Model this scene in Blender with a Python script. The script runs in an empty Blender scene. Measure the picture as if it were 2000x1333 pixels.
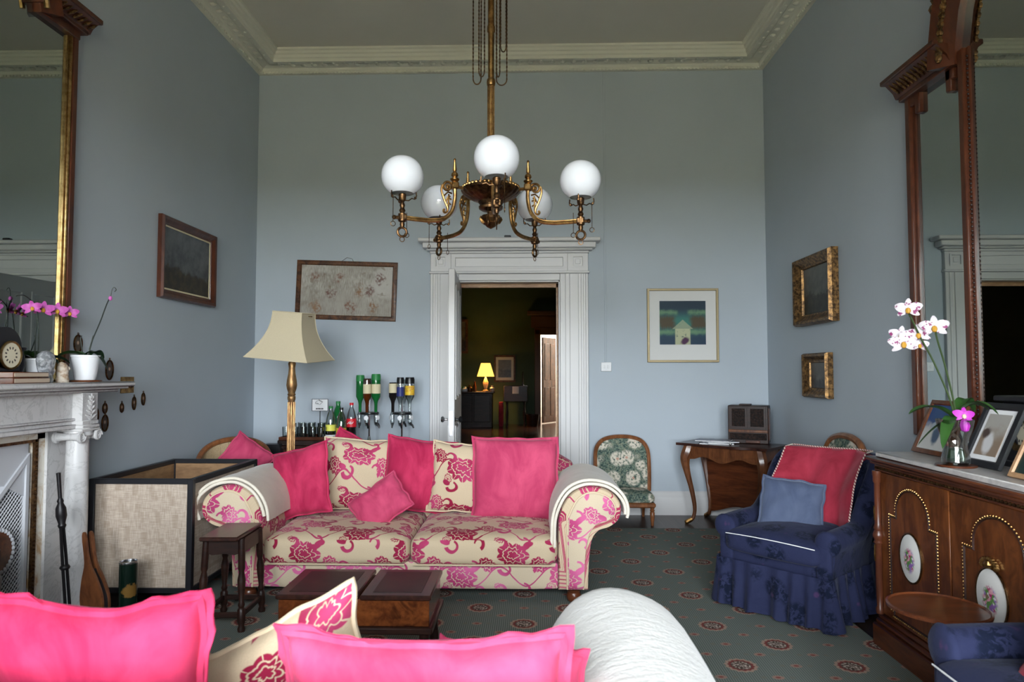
import bpy, bmesh, math, random
from mathutils import Vector, Matrix, noise
random.seed(7)
PI = math.pi
SC = bpy.context.scene
COL = SC.collection
# ------------------------------------------------------------------ camera, sky, exposure
cam = bpy.data.cameras.new('camera')
cam.sensor_width = 36.0
cam.lens = 36.0 * 1333 / 2000
cam.clip_start = 0.05
cam.dof.use_dof = True
cam.dof.focus_distance = 5.0
cam.dof.aperture_fstop = 5.0
camo = bpy.data.objects.new('camera', cam)
COL.objects.link(camo)
camo.location = (0, 0, 1.35)
camo.rotation_euler = (PI / 2 + math.atan(61.5 / 1333), 0, math.atan(35 / 1333))
SC.camera = camo

SKY_STRENGTH = 20.0
EXPOSURE = 1.35
world = bpy.data.worlds.new('sky')
SC.world = world
world.use_nodes = True
wn = world.node_tree
bg = wn.nodes['Background']
bg.inputs[0].default_value = (0.90, 0.95, 1.0, 1)      # bright overcast sky
bg.inputs[1].default_value = SKY_STRENGTH
SC.view_settings.view_transform = 'Standard'
SC.view_settings.look = 'None'
SC.view_settings.exposure = EXPOSURE
SC.view_settings.gamma = 1.0
SC.view_settings.use_curve_mapping = False
SC.cycles.max_bounces = 10
SC.cycles.diffuse_bounces = 5
SC.cycles.glossy_bounces = 5
SC.cycles.sample_clamp_indirect = 6.0
SC.cycles.caustics_reflective = False
SC.cycles.caustics_refractive = False

# room: x -2.685..2.273, back wall y 6.59, window wall behind the photographer
XL, XR, YB, YR, ZC = -2.685, 2.273, 6.59, -1.9, 4.45
WINS = [(-1.75, -0.72), (-0.52, 0.51), (0.71, 1.74)]   # three tall sash windows
WIN_X = [(a - 0.206, b - 0.206) for a, b in WINS]
WZ0, WZ1 = 0.40, 3.10
for a, b in WIN_X:
    pl = bpy.data.lights.new('window_portal', 'AREA')
    pl.shape = 'RECTANGLE'; pl.size = b - a; pl.size_y = WZ1 - WZ0
    pl.cycles.is_portal = True
    po = bpy.data.objects.new('window_portal', pl)
    COL.objects.link(po)
    po.location = ((a + b) / 2, YR - 0.02, (WZ0 + WZ1) / 2)
    po.rotation_euler = (PI / 2, 0, 0)

# ------------------------------------------------------------------ node helpers
NT = None
class S:
    def __init__(s, k): s.k = k
    def __add__(a, b): return mth('ADD', a, b)
    def __radd__(a, b): return mth('ADD', b, a)
    def __sub__(a, b): return mth('SUBTRACT', a, b)
    def __rsub__(a, b): return mth('SUBTRACT', b, a)
    def __mul__(a, b): return mth('MULTIPLY', a, b)
    def __rmul__(a, b): return mth('MULTIPLY', b, a)
    def __truediv__(a, b): return mth('DIVIDE', a, b)
    def __neg__(a): return mth('MULTIPLY', a, -1.0)
def put(sock, v):
    if isinstance(v, S): NT.links.new(v.k, sock)
    elif isinstance(v, (tuple, list)):
        sock.default_value = (*v, 1) if len(v) == 3 and len(sock.default_value) == 4 else v
    else: sock.default_value = v
def mth(op, a, b=None, c=None, clamp=False):
    n = NT.nodes.new('ShaderNodeMath'); n.operation = op; n.use_clamp = clamp
    put(n.inputs[0], a)
    if b is not None: put(n.inputs[1], b)
    if c is not None: put(n.inputs[2], c)
    return S(n.outputs[0])
sin = lambda a: mth('SINE', a)
cos = lambda a: mth('COSINE', a)
absf = lambda a: mth('ABSOLUTE', a)
mn = lambda a, b: mth('MINIMUM', a, b)
mx = lambda a, b: mth('MAXIMUM', a, b)
floor_ = lambda a: mth('FLOOR', a)
sq = lambda a: mth('SQRT', a)
at2 = lambda a, b: mth('ARCTAN2', a, b)
def hyp(a, b): return sq(a * a + b * b)
def wrap(a, p): return a - floor_(a / p + 0.5) * p           # centred repeat of period p
def lt(a, b, w=0.004):                                        # soft a < b
    n = NT.nodes.new('ShaderNodeMapRange'); n.interpolation_type = 'SMOOTHSTEP'
    put(n.inputs['Value'], a - b if not (isinstance(b, (int, float)) and b == 0) else a)
    n.inputs['From Min'].default_value = -w; n.inputs['From Max'].default_value = w
    n.inputs['To Min'].default_value = 1; n.inputs['To Max'].default_value = 0
    return S(n.outputs[0])
def gt(a, b, w=0.004): return 1.0 - lt(a, b, w)
def ramp(a, lo, hi, o0=0.0, o1=1.0):
    n = NT.nodes.new('ShaderNodeMapRange'); n.interpolation_type = 'SMOOTHSTEP'
    put(n.inputs['Value'], a)
    n.inputs['From Min'].default_value = lo; n.inputs['From Max'].default_value = hi
    n.inputs['To Min'].default_value = o0; n.inputs['To Max'].default_value = o1
    return S(n.outputs[0])
def mixc(f, a, b):
    n = NT.nodes.new('ShaderNodeMix'); n.data_type = 'RGBA'
    put(n.inputs[0], f); put(n.inputs[6], a); put(n.inputs[7], b)
    return S(n.outputs[2])
def coord(kind='Object'):
    n = NT.nodes.new('ShaderNodeTexCoord'); return S(n.outputs[kind])
def sep(v):
    n = NT.nodes.new('ShaderNodeSeparateXYZ'); put(n.inputs[0], v)
    return S(n.outputs[0]), S(n.outputs[1]), S(n.outputs[2])
def comb(x, y, z=0.0):
    n = NT.nodes.new('ShaderNodeCombineXYZ'); put(n.inputs[0], x); put(n.inputs[1], y); put(n.inputs[2], z)
    return S(n.outputs[0])
def noi(vec=None, scale=5.0, detail=3.0, rough=0.5, dist=0.0, col=False):
    n = NT.nodes.new('ShaderNodeTexNoise')
    if vec is not None: put(n.inputs['Vector'], vec)
    n.inputs['Scale'].default_value = scale; n.inputs['Detail'].default_value = detail
    n.inputs['Roughness'].default_value = rough; n.inputs['Distortion'].default_value = dist
    return S(n.outputs['Color' if col else 'Fac'])
def vor(vec=None, scale=5.0, feat='F1', out='Distance'):
    n = NT.nodes.new('ShaderNodeTexVoronoi'); n.feature = feat
    if vec is not None: put(n.inputs['Vector'], vec)
    n.inputs['Scale'].default_value = scale
    return S(n.outputs[out])
def vscale(v, s):
    n = NT.nodes.new('ShaderNodeVectorMath'); n.operation = 'MULTIPLY'
    put(n.inputs[0], v); n.inputs[1].default_value = s
    return S(n.outputs[0])
MATS = {}
def mat(name, col, rough=0.5, metal=0.0, spec=0.5, sheen=0.0, sheen_tint=(1, 1, 1), coat=0.0,
        bump=None, bstr=0.2, bdist=0.01, trans=0.0, ior=1.45, emit=None, estr=0.0, alpha=None):
    global NT
    m = bpy.data.materials.new(name); m.use_nodes = True
    NT = m.node_tree
    b = NT.nodes['Principled BSDF']
    put(b.inputs['Base Color'], col() if callable(col) else col)
    put(b.inputs['Roughness'], rough() if callable(rough) else rough)
    b.inputs['Metallic'].default_value = metal
    b.inputs['Specular IOR Level'].default_value = spec
    b.inputs['Sheen Weight'].default_value = sheen
    b.inputs['Sheen Tint'].default_value = (*sheen_tint, 1)
    b.inputs['Sheen Roughness'].default_value = 0.4
    b.inputs['Coat Weight'].default_value = coat
    b.inputs['Coat Roughness'].default_value = 0.12
    b.inputs['Transmission Weight'].default_value = trans
    b.inputs['IOR'].default_value = ior
    if emit is not None:
        put(b.inputs['Emission Color'], emit); b.inputs['Emission Strength'].default_value = estr
    if bump is not None:
        n = NT.nodes.new('ShaderNodeBump'); n.inputs['Strength'].default_value = bstr
        n.inputs['Distance'].default_value = bdist
        put(n.inputs['Height'], bump()); NT.links.new(n.outputs[0], b.inputs['Normal'])
    MATS[name] = m
    return m
def clear_glass(name, tint=(1, 1, 1), refl=0.12):
    """thin clear glass: light passes straight through, with a gloss on top"""
    global NT
    m = bpy.data.materials.new(name); m.use_nodes = True
    NT = m.node_tree; NT.nodes.remove(NT.nodes['Principled BSDF'])
    t = NT.nodes.new('ShaderNodeBsdfTransparent'); t.inputs[0].default_value = (*tint, 1)
    g = NT.nodes.new('ShaderNodeBsdfGlossy'); g.inputs['Roughness'].default_value = 0.03
    lw = NT.nodes.new('ShaderNodeLayerWeight'); lw.inputs[0].default_value = 0.35
    f = mth('MULTIPLY_ADD', S(lw.outputs['Fresnel']), 0.75, refl, clamp=True)
    x = NT.nodes.new('ShaderNodeMixShader'); put(x.inputs[0], f)
    NT.links.new(t.outputs[0], x.inputs[1]); NT.links.new(g.outputs[0], x.inputs[2])
    NT.links.new(x.outputs[0], NT.nodes['Material Output'].inputs[0])
    MATS[name] = m
    return m

# ------------------------------------------------------------------ mesh helpers
class MB:
    def __init__(s): s.v = []; s.f = []; s.uv = {}; s.mi = []; s.cur = 0
    def add(s, vs, fs, uvs=None, M=None):
        o = len(s.v)
        for i, p in enumerate(vs):
            p = Vector(p)
            s.v.append(tuple(M @ p if M is not None else p))
            if uvs: s.uv[o + i] = uvs[i]
        s.f += [tuple(o + i for i in f) for f in fs]
        s.mi += [s.cur] * len(fs)
        return s
    def box(s, x0, x1, y0, y1, z0, z1, bev=0.0, M=None):
        b = min(bev, (x1 - x0) * .45, (y1 - y0) * .45, (z1 - z0) * .45)
        if b <= 0:
            vs = [(x, y, z) for x in (x0, x1) for y in (y0, y1) for z in (z0, z1)]
            fs = [(0, 1, 3, 2), (4, 6, 7, 5), (0, 4, 5, 1), (2, 3, 7, 6), (0, 2, 6, 4), (1, 5, 7, 3)]
            return s.add(vs, fs, M=M)
        vs = []; X = (x0, x1); Y = (y0, y1); Z = (z0, z1)
        idx = {}
        for i in (0, 1):
            for j in (0, 1):
                for k in (0, 1):
                    ix = X[i] + (b if i == 0 else -b); iy = Y[j] + (b if j == 0 else -b); iz = Z[k] + (b if k == 0 else -b)
                    for a, p in enumerate(((X[i], iy, iz), (ix, Y[j], iz), (ix, iy, Z[k]))):
                        idx[i, j, k, a] = len(vs); vs.append(p)
        fs = []
        for i in (0, 1):
            q = [idx[i, 0, 0, 0], idx[i, 1, 0, 0], idx[i, 1, 1, 0], idx[i, 0, 1, 0]]; fs.append(q if i else q[::-1])
            q = [idx[0, i, 0, 1], idx[0, i, 1, 1], idx[1, i, 1, 1], idx[1, i, 0, 1]]; fs.append(q if i else q[::-1])
            q = [idx[0, 0, i, 2], idx[1, 0, i, 2], idx[1, 1, i, 2], idx[0, 1, i, 2]]; fs.append(q if i else q[::-1])
        for i in (0, 1):
            for j in (0, 1):
                fs.append([idx[i, j, 0, 0], idx[i, j, 1, 0], idx[i, j, 1, 1], idx[i, j, 0, 1]])
                fs.append([idx[i, 0, j, 0], idx[i, 1, j, 0], idx[i, 1, j, 2], idx[i, 0, j, 2]])
                fs.append([idx[0, i, j, 1], idx[1, i, j, 1], idx[1, i, j, 2], idx[0, i, j, 2]])
                for k in (0, 1): fs.append([idx[i, j, k, 0], idx[i, j, k, 1], idx[i, j, k, 2]])
        return s.add(vs, fs, M=M)
    def grid(s, fn, nu, nv, cu=False, cv=False, uvfn=None, M=None):
        vs = []; uvs = []
        for i in range(nu + (0 if cu else 1)):
            for j in range(nv + (0 if cv else 1)):
                vs.append(fn(i / nu, j / nv)); uvs.append(uvfn(i / nu, j / nv) if uvfn else (i / nu, j / nv))
        W = nv + (0 if cv else 1); H = nu + (0 if cu else 1)
        fs = []
        for i in range(nu):
            for j in range(nv):
                a = i * W + j; b = ((i + 1) % H) * W + j; c = ((i + 1) % H) * W + (j + 1) % W; d = i * W + (j + 1) % W
                fs.append((a, b, c, d))
        return s.add(vs, fs, uvs, M=M)
    def lathe(s, prof, c=(0, 0, 0), seg=20, M=None, sx=1.0, sy=1.0, cap=True):
        """prof: list of (r, z); revolved about z through c"""
        vs = []; fs = []; n = len(prof)
        for r, z in prof:
            for k in range(seg):
                a = 2 * PI * k / seg
                vs.append((c[0] + r * sx * math.cos(a), c[1] + r * sy * math.sin(a), c[2] + z))
        for i in range(n - 1):
            for k in range(seg):
                fs.append((i * seg + k, i * seg + (k + 1) % seg, (i + 1) * seg + (k + 1) % seg, (i + 1) * seg + k))
        if cap:
            if prof[0][0] > 1e-4: fs.append(tuple(range(seg))[::-1])
            if prof[-1][0] > 1e-4: fs.append(tuple((n - 1) * seg + k for k in range(seg)))
        return s.add(vs, fs, M=M)
    def tube(s, pts, r, seg=8, closed=False, M=None, flat=1.0):
        """swept tube; r number or list"""
        P = [Vector(p) for p in pts]; n = len(P)
        R = r if isinstance(r, (list, tuple)) else [r] * n
        vs = []; fs = []; up = None
        for i in range(n):
            if closed: d = P[(i + 1) % n] - P[i - 1]
            else: d = P[min(i + 1, n - 1)] - P[max(i - 1, 0)]
            d = d.normalized() if d.length > 1e-9 else Vector((0, 0, 1))
            if up is None:
                up = Vector((0, 0, 1)) if abs(d.z) < .9 else Vector((0, 1, 0))
            up = (up - d * up.dot(d))
            up = up.normalized() if up.length > 1e-6 else d.orthogonal().normalized()
            sd = d.cross(up)
            for k in range(seg):
                a = 2 * PI * k / seg
                vs.append(tuple(P[i] + (sd * math.cos(a) + up * math.sin(a) * flat) * R[i]))
        m = n if closed else n - 1
        for i in range(m):
            for k in range(seg):
                j = (i + 1) % n
                fs.append((i * seg + k, i * seg + (k + 1) % seg, j * seg + (k + 1) % seg, j * seg + k))
        if not closed:
            fs.append(tuple(range(seg))[::-1]); fs.append(tuple((n - 1) * seg + k for k in range(seg)))
        return s.add(vs, fs, M=M)
    def prism(s, poly, d0, d1, axis='y', M=None):
        """extrude 2-D polygon between d0 and d1 along axis; poly is (a,b) in the two other axes in xyz order"""
        def pt(a, b, d):
            return {'x': (d, a, b), 'y': (a, d, b), 'z': (a, b, d)}[axis]
        n = len(poly)
        vs = [pt(a, b, d0) for a, b in poly] + [pt(a, b, d1) for a, b in poly]
        fs = [tuple(range(n)), tuple(range(2 * n - 1, n - 1, -1))]
        for i in range(n): fs.append((i, (i + 1) % n, n + (i + 1) % n, n + i))
        return s.add(vs, fs, M=M)
    def sweep_rect(s, pts2, prof, closed=True, axis='y'):
        """mitred frame: path of 2-D corners, prof list of (out, depth)"""
        n = len(pts2); P = [Vector(p) for p in pts2]; rings = []
        for i in range(n):
            a = P[i] - P[i - 1] if (closed or i > 0) else P[1] - P[0]
            b = P[(i + 1) % n] - P[i] if (closed or i < n - 1) else P[-1] - P[-2]
            a.normalize(); b.normalize()
            na = Vector((a.y, -a.x)); nb = Vector((b.y, -b.x))
            m = na + nb; m = m / max(m.dot(na), 0.2) if m.length > 1e-6 else na
            ring = []
            for o, d in prof:
                q = P[i] + m * o
                ring.append({'y': (q.x, d, q.y), 'x': (d, q.x, q.y), 'z': (q.x, q.y, d)}[axis])
            rings.append(ring)
        k = len(prof); vs = [p for r in rings for p in r]; fs = []
        for i in range(n if closed else n - 1):
            j = (i + 1) % n
            for t in range(k):
                u = (t + 1) % k
                fs.append((i * k + t, i * k + u, j * k + u, j * k + t))
        if not closed:
            fs.append(tuple(range(k))); fs.append(tuple((n - 1) * k + t for t in range(k))[::-1])
        return s.add(vs, fs)
    def rbox(s, w, d, h, r, n=8, c=(0, 0, 0), deform=None, M=None):
        """rounded, subdivided box with optional deform(p)->p in local coords"""
        hw, hd, hh = w / 2, d / 2, h / 2
        r = min(r, hw * .98, hd * .98, hh * .98)
        tri = [(-1, 0, 0), (1, 0, 0), (0, -1, 0), (0, 1, 0), (0, 0, -1), (0, 0, 1)]
        for ax in range(3):
            for sg in (-1, 1):
                def fn(u, v, ax=ax, sg=sg):
                    a = -1 + 2 * u; b = -1 + 2 * v
                    # push samples towards the borders
                    a = math.copysign(abs(a) ** .75, a); b = math.copysign(abs(b) ** .75, b)
                    q = [0, 0, 0]; q[ax] = sg; q[(ax + 1) % 3] = a * sg; q[(ax + 2) % 3] = b
                    p = Vector((q[0] * hw, q[1] * hd, q[2] * hh))
                    inn = Vector((max(-hw + r, min(hw - r, p.x)), max(-hd + r, min(hd - r, p.y)), max(-hh + r, min(hh - r, p.z))))
                    dlt = p - inn
                    if dlt.length > 1e-9: p = inn + dlt.normalized() * r
                    if deform: p = Vector(deform(p))
                    return (p.x + c[0], p.y + c[1], p.z + c[2])
                s.grid(fn, n, n, M=M)
        return s
    def ball(s, c, r, seg=12, sz=1.0, M=None):
        k = max(4, seg // 2)
        return s.lathe([(r * math.sin(PI * i / k), -r * sz * math.cos(PI * i / k)) for i in range(k + 1)], c, seg, M=M)

def build(name, mb, m, parent=None, loc=None, smooth=True, uv=None, weld=False, off=None, ang=40):
    """link an MB as one mesh object; off: world origin that is subtracted"""
    me = bpy.data.meshes.new(name)
    vs = mb.v
    if off is not None: vs = [(a - off[0], b - off[1], c - off[2]) for a, b, c in vs]
    me.from_pydata(vs, [], mb.f)
    for mm in (m if isinstance(m, (list, tuple)) else [m]): me.materials.append(mm)
    if any(mb.mi): me.polygons.foreach_set('material_index', mb.mi)
    if uv:
        l = me.uv_layers.new(name='UVMap')
        data = []
        if uv == 'vert':
            for lp in me.loops: data += mb.uv.get(lp.vertex_index, (0, 0))
        else:
            me.update()
            for p in me.polygons:
                n = p.normal; ax = max(range(3), key=lambda i: abs(n[i]))
                for li in p.loop_indices:
                    co = me.vertices[me.loops[li].vertex_index].co
                    data += {0: (co.y + .13, co.z), 1: (co.x, co.z), 2: (co.x, co.y + .40)}[ax]
        l.data.foreach_set('uv', data)
    bm = bmesh.new(); bm.from_mesh(me)
    if weld: bmesh.ops.remove_doubles(bm, verts=bm.verts, dist=1e-5)
    bmesh.ops.recalc_face_normals(bm, faces=bm.faces)
    bm.to_mesh(me); bm.free()
    if smooth:
        me.polygons.foreach_set('use_smooth', [True] * len(me.polygons))
        me.set_sharp_from_angle(angle=math.radians(ang))
    o = bpy.data.objects.new(name, me)
    COL.objects.link(o)
    if loc: o.location = loc
    if parent is not None: o.parent = parent
    return o
def thing(name, label, cat, loc=(0, 0, 0), rotz=0.0, group=None):
    o = bpy.data.objects.new(name, None); COL.objects.link(o)
    o.empty_display_size = .1
    o.location = loc; o.rotation_euler = (0, 0, rotz)
    o['label'] = label; o['category'] = cat
    if group: o['group'] = group
    return o
def tag(o, label, cat, group=None):
    o['label'] = label; o['category'] = cat
    if group: o['group'] = group
    return o
def struct(o):
    o['kind'] = 'structure'; return o
def dup(root, loc, rotz, label, group=None, scale=None):
    r = root.copy(); COL.objects.link(r); r.location = loc; r.rotation_euler = (0, 0, rotz); r['label'] = label
    if group: r['group'] = group
    if scale: r.scale = (scale,) * 3
    for ch in list(root.children):
        c = ch.copy(); COL.objects.link(c); c.parent = r
        for g in ch.children:
            d = g.copy(); COL.objects.link(d); d.parent = c
    return r
def arc(cx, cz, r, a0, a1, n=10):
    return [(cx + r * math.cos(a0 + (a1 - a0) * i / n), cz + r * math.sin(a0 + (a1 - a0) * i / n)) for i in range(n + 1)]
def catmull(pts, n=6, closed=False):
    P = [Vector(p) for p in pts]; out = []; m = len(P)
    rng = m if closed else m - 1
    for i in range(rng):
        if closed: a, b, c, d = P[i - 1], P[i], P[(i + 1) % m], P[(i + 2) % m]
        else: a, b, c, d = P[max(i - 1, 0)], P[i], P[i + 1], P[min(i + 2, m - 1)]
        for k in range(n):
            t = k / n
            out.append(tuple(0.5 * ((2 * b) + (c - a) * t + (2 * a - 5 * b + 4 * c - d) * t * t + (3 * b - a - 3 * c + d) * t ** 3)))
    if not closed: out.append(tuple(P[-1]))
    return out
# ------------------------------------------------------------------ materials
def oc(): return coord('Object')
def wood_col(c1, c2, sc=(18, 2.2, 2.2), det=4, blotch=0.0, c3=None):
    def f():
        v = vscale(oc(), sc)
        a = noi(v, 1.6, det, .6, .8)
        b = noi(v, 7.0, 3, .6)
        k = ramp(a * .7 + b * .3, .33, .67)
        c = mixc(k, c1, c2)
        if blotch:
            c = mixc(ramp(noi(oc(), 9.0, 3, .6, 1.5), .45, .7) * blotch, c, c3 or c1)
        return c
    return f
def wood(name, c1, c2, rough=.35, coat=.25, **k):
    return mat(name, wood_col(c1, c2, **k), rough, coat=coat, spec=.35)
W_MAHOG = wood('mahogany', (.045, .012, .006), (.12, .034, .012), .32, .3, sc=(2.2, 2.2, 16))
W_MAHOGX = wood('mahogany_across', (.05, .013, .006), (.13, .036, .012), .28, .4, sc=(2, 14, 14))
W_DARK = wood('dark_oak', (.011, .0045, .0035), (.032, .0115, .007), .42, .05, sc=(3, 3, 14))
W_DARKTOP = wood('dark_oak_top', (.016, .007, .006), (.05, .018, .012), .3, .15, sc=(14, 2, 14))
W_WAL = wood('figured_walnut', (.066, .018, .005), (.165, .050, .013), .3, .25, sc=(9, 9, 2.2), blotch=.6, c3=(.055, .016, .006))
W_TABLE = wood('kingwood', (.07, .024, .010), (.17, .06, .022), .3, .4, sc=(8, 8, 2), blotch=.5, c3=(.045, .013, .006))
W_BURR = wood('burr_walnut', (.07, .018, .007), (.20, .058, .016), .2, .6, sc=(7, 3, 7), blotch=.8, c3=(.03, .008, .004))
W_CHAIR = wood('chair_wood', (.13, .045, .015), (.28, .105, .04), .35, .3, sc=(8, 8, 3))
W_LIGHT = wood('pale_oak', (.34, .18, .09), (.50, .30, .16), .45, .1, sc=(5, 5, 14))
W_PLY = wood('raw_board', (.20, .11, .055), (.34, .20, .10), .6, 0, sc=(3, 3, 9))
W_FRAME = wood('worn_frame_wood', (.035, .015, .008), (.15, .062, .025), .5, .1, sc=(9, 9, 9))
W_MIR = wood('mirror_frame_wood', (.055, .016, .008), (.11, .032, .014), .35, .2, sc=(6, 6, 2))
def boards():
    x, y, z = sep(oc())
    k = floor_(x / .14); g = absf(wrap(x, .14))
    n = noi(comb(x * 9.0, y * .8, k * 3.1), 2.0, 4, .6)
    c = mixc(ramp(n, .3, .7), (.018, .011, .009), (.045, .028, .022))
    return mixc(gt(g, .0675, .0015), c, (.006, .004, .004))
FLOORM = mat('stained_boards', boards, .38, coat=.15)
HALLF = mat('hall_boards', (.07, .022, .010), .22, coat=.4)
def paint(c, v=.06):
    def f():
        n = noi(oc(), .9, 4, .6)
        return mixc(ramp(n, .25, .75), tuple(a * (1 - v) for a in c), tuple(a * (1 + v) for a in c))
    return f
WALL = mat('duck_egg_paint', paint((.44, .495, .55), .03), .62, spec=.3, bump=lambda: noi(oc(), 60, 3), bstr=.04)
CEIL = mat('ceiling_paint', paint((.66, .63, .56), .03), .85, spec=.2)
PLAST = mat('cornice_plaster', paint((.72, .71, .62), .04), .8, spec=.2)
TRIMW = mat('white_gloss_paint', (.63, .62, .62), .35)
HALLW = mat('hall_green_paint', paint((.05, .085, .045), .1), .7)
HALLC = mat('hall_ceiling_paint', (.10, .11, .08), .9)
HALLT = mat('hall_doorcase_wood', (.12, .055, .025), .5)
DAYW = mat('passage_plaster', (.8, .74, .66), .8)
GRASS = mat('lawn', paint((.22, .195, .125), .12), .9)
def marble_c():
    v = oc()
    n = noi(v, 4.0, 6, .65, 2.2)
    return mixc(ramp(absf(n - .5), .0, .03) , (.44, .43, .43), (.53, .52, .52))
MARBLE = mat('white_marble', marble_c, .25)
MARBLE_TOP = mat('veined_marble_top', lambda: mixc(ramp(noi(oc(), 9, 6, .7, 1.5), .35, .7), (.40, .385, .38), (.56, .535, .515)), .3)
SLIP = mat('stained_slip', lambda: mixc(ramp(noi(oc(), 7, 5, .7, 1), .45, .7), (.72, .68, .60), (.45, .27, .12)), .5)
BRASS = mat('aged_brass', lambda: mixc(ramp(noi(oc(), 30, 4, .7), .3, .75), (.20, .10, .035), (.52, .31, .11)), .34, metal=1)
BRASS_D = mat('dark_brass', lambda: mixc(ramp(noi(oc(), 40, 4, .7), .3, .75), (.055, .03, .018), (.22, .12, .05)), .4, metal=1)
GILT = mat('gilding', lambda: mixc(ramp(noi(oc(), 26, 4, .7), .3, .7), (.28, .165, .06), (.55, .38, .17)), .33, metal=1)
GILT_P = mat('pale_gold', (.40, .32, .185), .5, metal=.35)
GILT_D = mat('dull_gilding', lambda: mixc(ramp(noi(oc(), 34, 4, .7), .35, .7), (.05, .028, .014), (.34, .19, .07)), .45, metal=.8)
GILT_L = mat('lamp_gilding', lambda: mixc(ramp(noi(vscale(oc(), (1, 1, .3)), 40, 4, .7), .35, .7), (.20, .10, .04), (.52, .32, .14)), .42, metal=.75)
IRON = mat('black_iron', (.012, .011, .012), .4, metal=.4)
STEEL = mat('steel', (.45, .45, .47), .25, metal=1)
CHROME = mat('chrome', (.75, .76, .78), .12, metal=1)
BLACK = mat('black_paint', (.010, .010, .013), .4)
BLACKP = mat('black_plastic', (.008, .008, .009), .3)
OPAL = mat('opal_glass', (.74, .755, .80), .06, spec=.6, emit=(.86, .9, 1.0), estr=0.0)
MIRR = mat('old_mirror_glass', (.46, .50, .475), .0, metal=1)
CLEAR = clear_glass('clear_glass', (.96, .98, .97), .05)
PANE = clear_glass('window_pane', (.97, .98, .98), .03)
GREENG = mat('green_bottle_glass', (.012, .15, .035), .06, trans=.25, spec=.6)
BROWNG = mat('whisky', (.10, .022, .004), .06, trans=.3, spec=.6)
DARKG = mat('dark_bottle', (.010, .008, .008), .06, spec=.6)
GREYG = clear_glass('bottle_glass', (.80, .84, .84), .10)
CERAM = mat('white_glazed_pot', (.82, .83, .86), .3)
PAPER = mat('white_paper', (.78, .78, .79), .7)
CREAMP = mat('cream_label', (.68, .60, .40), .7)
YELLOWP = mat('yellow_label', lambda: mixc(ramp(noi(oc(), 60, 2), .45, .6), (.80, .55, .03), (.65, .30, .04)), .5)
LEMONP = mat('lemon_label', (.80, .78, .12), .5)
REDP = mat('red_label', (.62, .012, .025), .45)
GREENP = mat('green_label', (.02, .20, .05), .5)
BLUEP = mat('blue_label', (.02, .03, .16), .5)
COLA = mat('cola', (.008, .004, .004), .1)
PLASTICW = mat('white_plastic', (.74, .75, .77), .4)
LEAF = mat('orchid_leaf', lambda: mixc(noi(oc(), 14, 3), (.012, .045, .012), (.05, .14, .025)), .4)
LEAFD = mat('dark_orchid_leaf', lambda: mixc(noi(oc(), 14, 3), (.006, .018, .008), (.02, .05, .018)), .4)
STEM = mat('orchid_stem', (.035, .06, .018), .5)
STEMD = mat('dark_orchid_stem', (.022, .028, .022), .5)
MAGEN = mat('magenta_petal', lambda: mixc(noi(oc(), 50, 3), (.38, .03, .27), (.66, .16, .52)), .55)
PURP = mat('purple_bloom', (.46, .03, .42), .5)
def orchid_white():
    x, y, z = sep(coord('Object'))
    n = noi(oc(), 55, 3, .6)
    return mixc(ramp(n, .555, .61), (.66, .61, .645), (.24, .03, .13))
WPETAL = mat('white_petal', orchid_white, .55)
LIPY = mat('orchid_lip', (.55, .28, .03), .5)
BARK = mat('bark', (.05, .03, .02), .9)
STONE = mat('carved_stone', lambda: mixc(ramp(noi(oc(), 45, 4), .35, .65), (.42, .28, .18), (.70, .62, .52)), .55)
CRYST = mat('frosted_crystal', lambda: mixc(ramp(noi(oc(), 60, 3), .4, .6), (.26, .27, .29), (.52, .53, .55)), .15, trans=.35)
CLOTHN = lambda s=90: (lambda: noi(oc(), s, 3))
def velvet(name, c1, c2, tint, sheen=.6, sc=7.0):
    return mat(name, lambda: mixc(ramp(noi(vscale(oc(), (1, 1, .55)), sc, 4, .6, .6), .25, .75), c1, c2), .85, spec=.12,
               sheen=sheen, sheen_tint=tint, bump=lambda: noi(oc(), 220, 2), bstr=.12, bdist=.004)
V_PINK = velvet('pink_velvet', (.33, .013, .055), (.58, .046, .12), (1, .45, .6), .18)
V_PINKL = velvet('pale_pink_velvet', (.41, .036, .10), (.62, .085, .172), (1, .55, .7), .18)
V_RED = velvet('raspberry_velvet', (.21, .015, .028), (.34, .033, .058), (1, .5, .55), .25)
V_SLATE = velvet('slate_velvet', (.052, .068, .120), (.088, .11, .175), (.7, .8, 1), .35)
def flower(x, y, R0, seed):
    r = hyp(x, y * 1.12); th = at2(y, x)
    R = R0 * (.80 + .22 * absf(cos(th * 4.5 + seed)) + .12 * cos(th * 2.0 + seed))
    a = lt(r, R, .003)
    ring1 = lt(absf(r - R * (.56 + .14 * absf(cos(th * 4.0 + seed)))), .0040, .002)
    ring2 = lt(absf(r - R * (.26 + .12 * absf(cos(th * 2.5 + seed)))), .0035, .002)
    vein = lt(absf(sin(th * 4.5 + seed)), .10, .05) * gt(r, R * .70, .004)
    return a * (1.0 - mx(mx(ring1, ring2), vein))
def curl(x, y, cx, cy, R0, a0, a1, w):
    """tapering scroll arc round (cx,cy) between two angles"""
    dx = x - cx; dy = y - cy; th = at2(dy, dx)
    k = ramp(th, a0, a1)
    band = lt(absf(hyp(dx, dy) - R0 * (1.0 - .45 * k)), w * (1.15 - .6 * k), .003)
    return band * gt(th, a0, .05) * lt(th, a1, .05)
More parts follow.
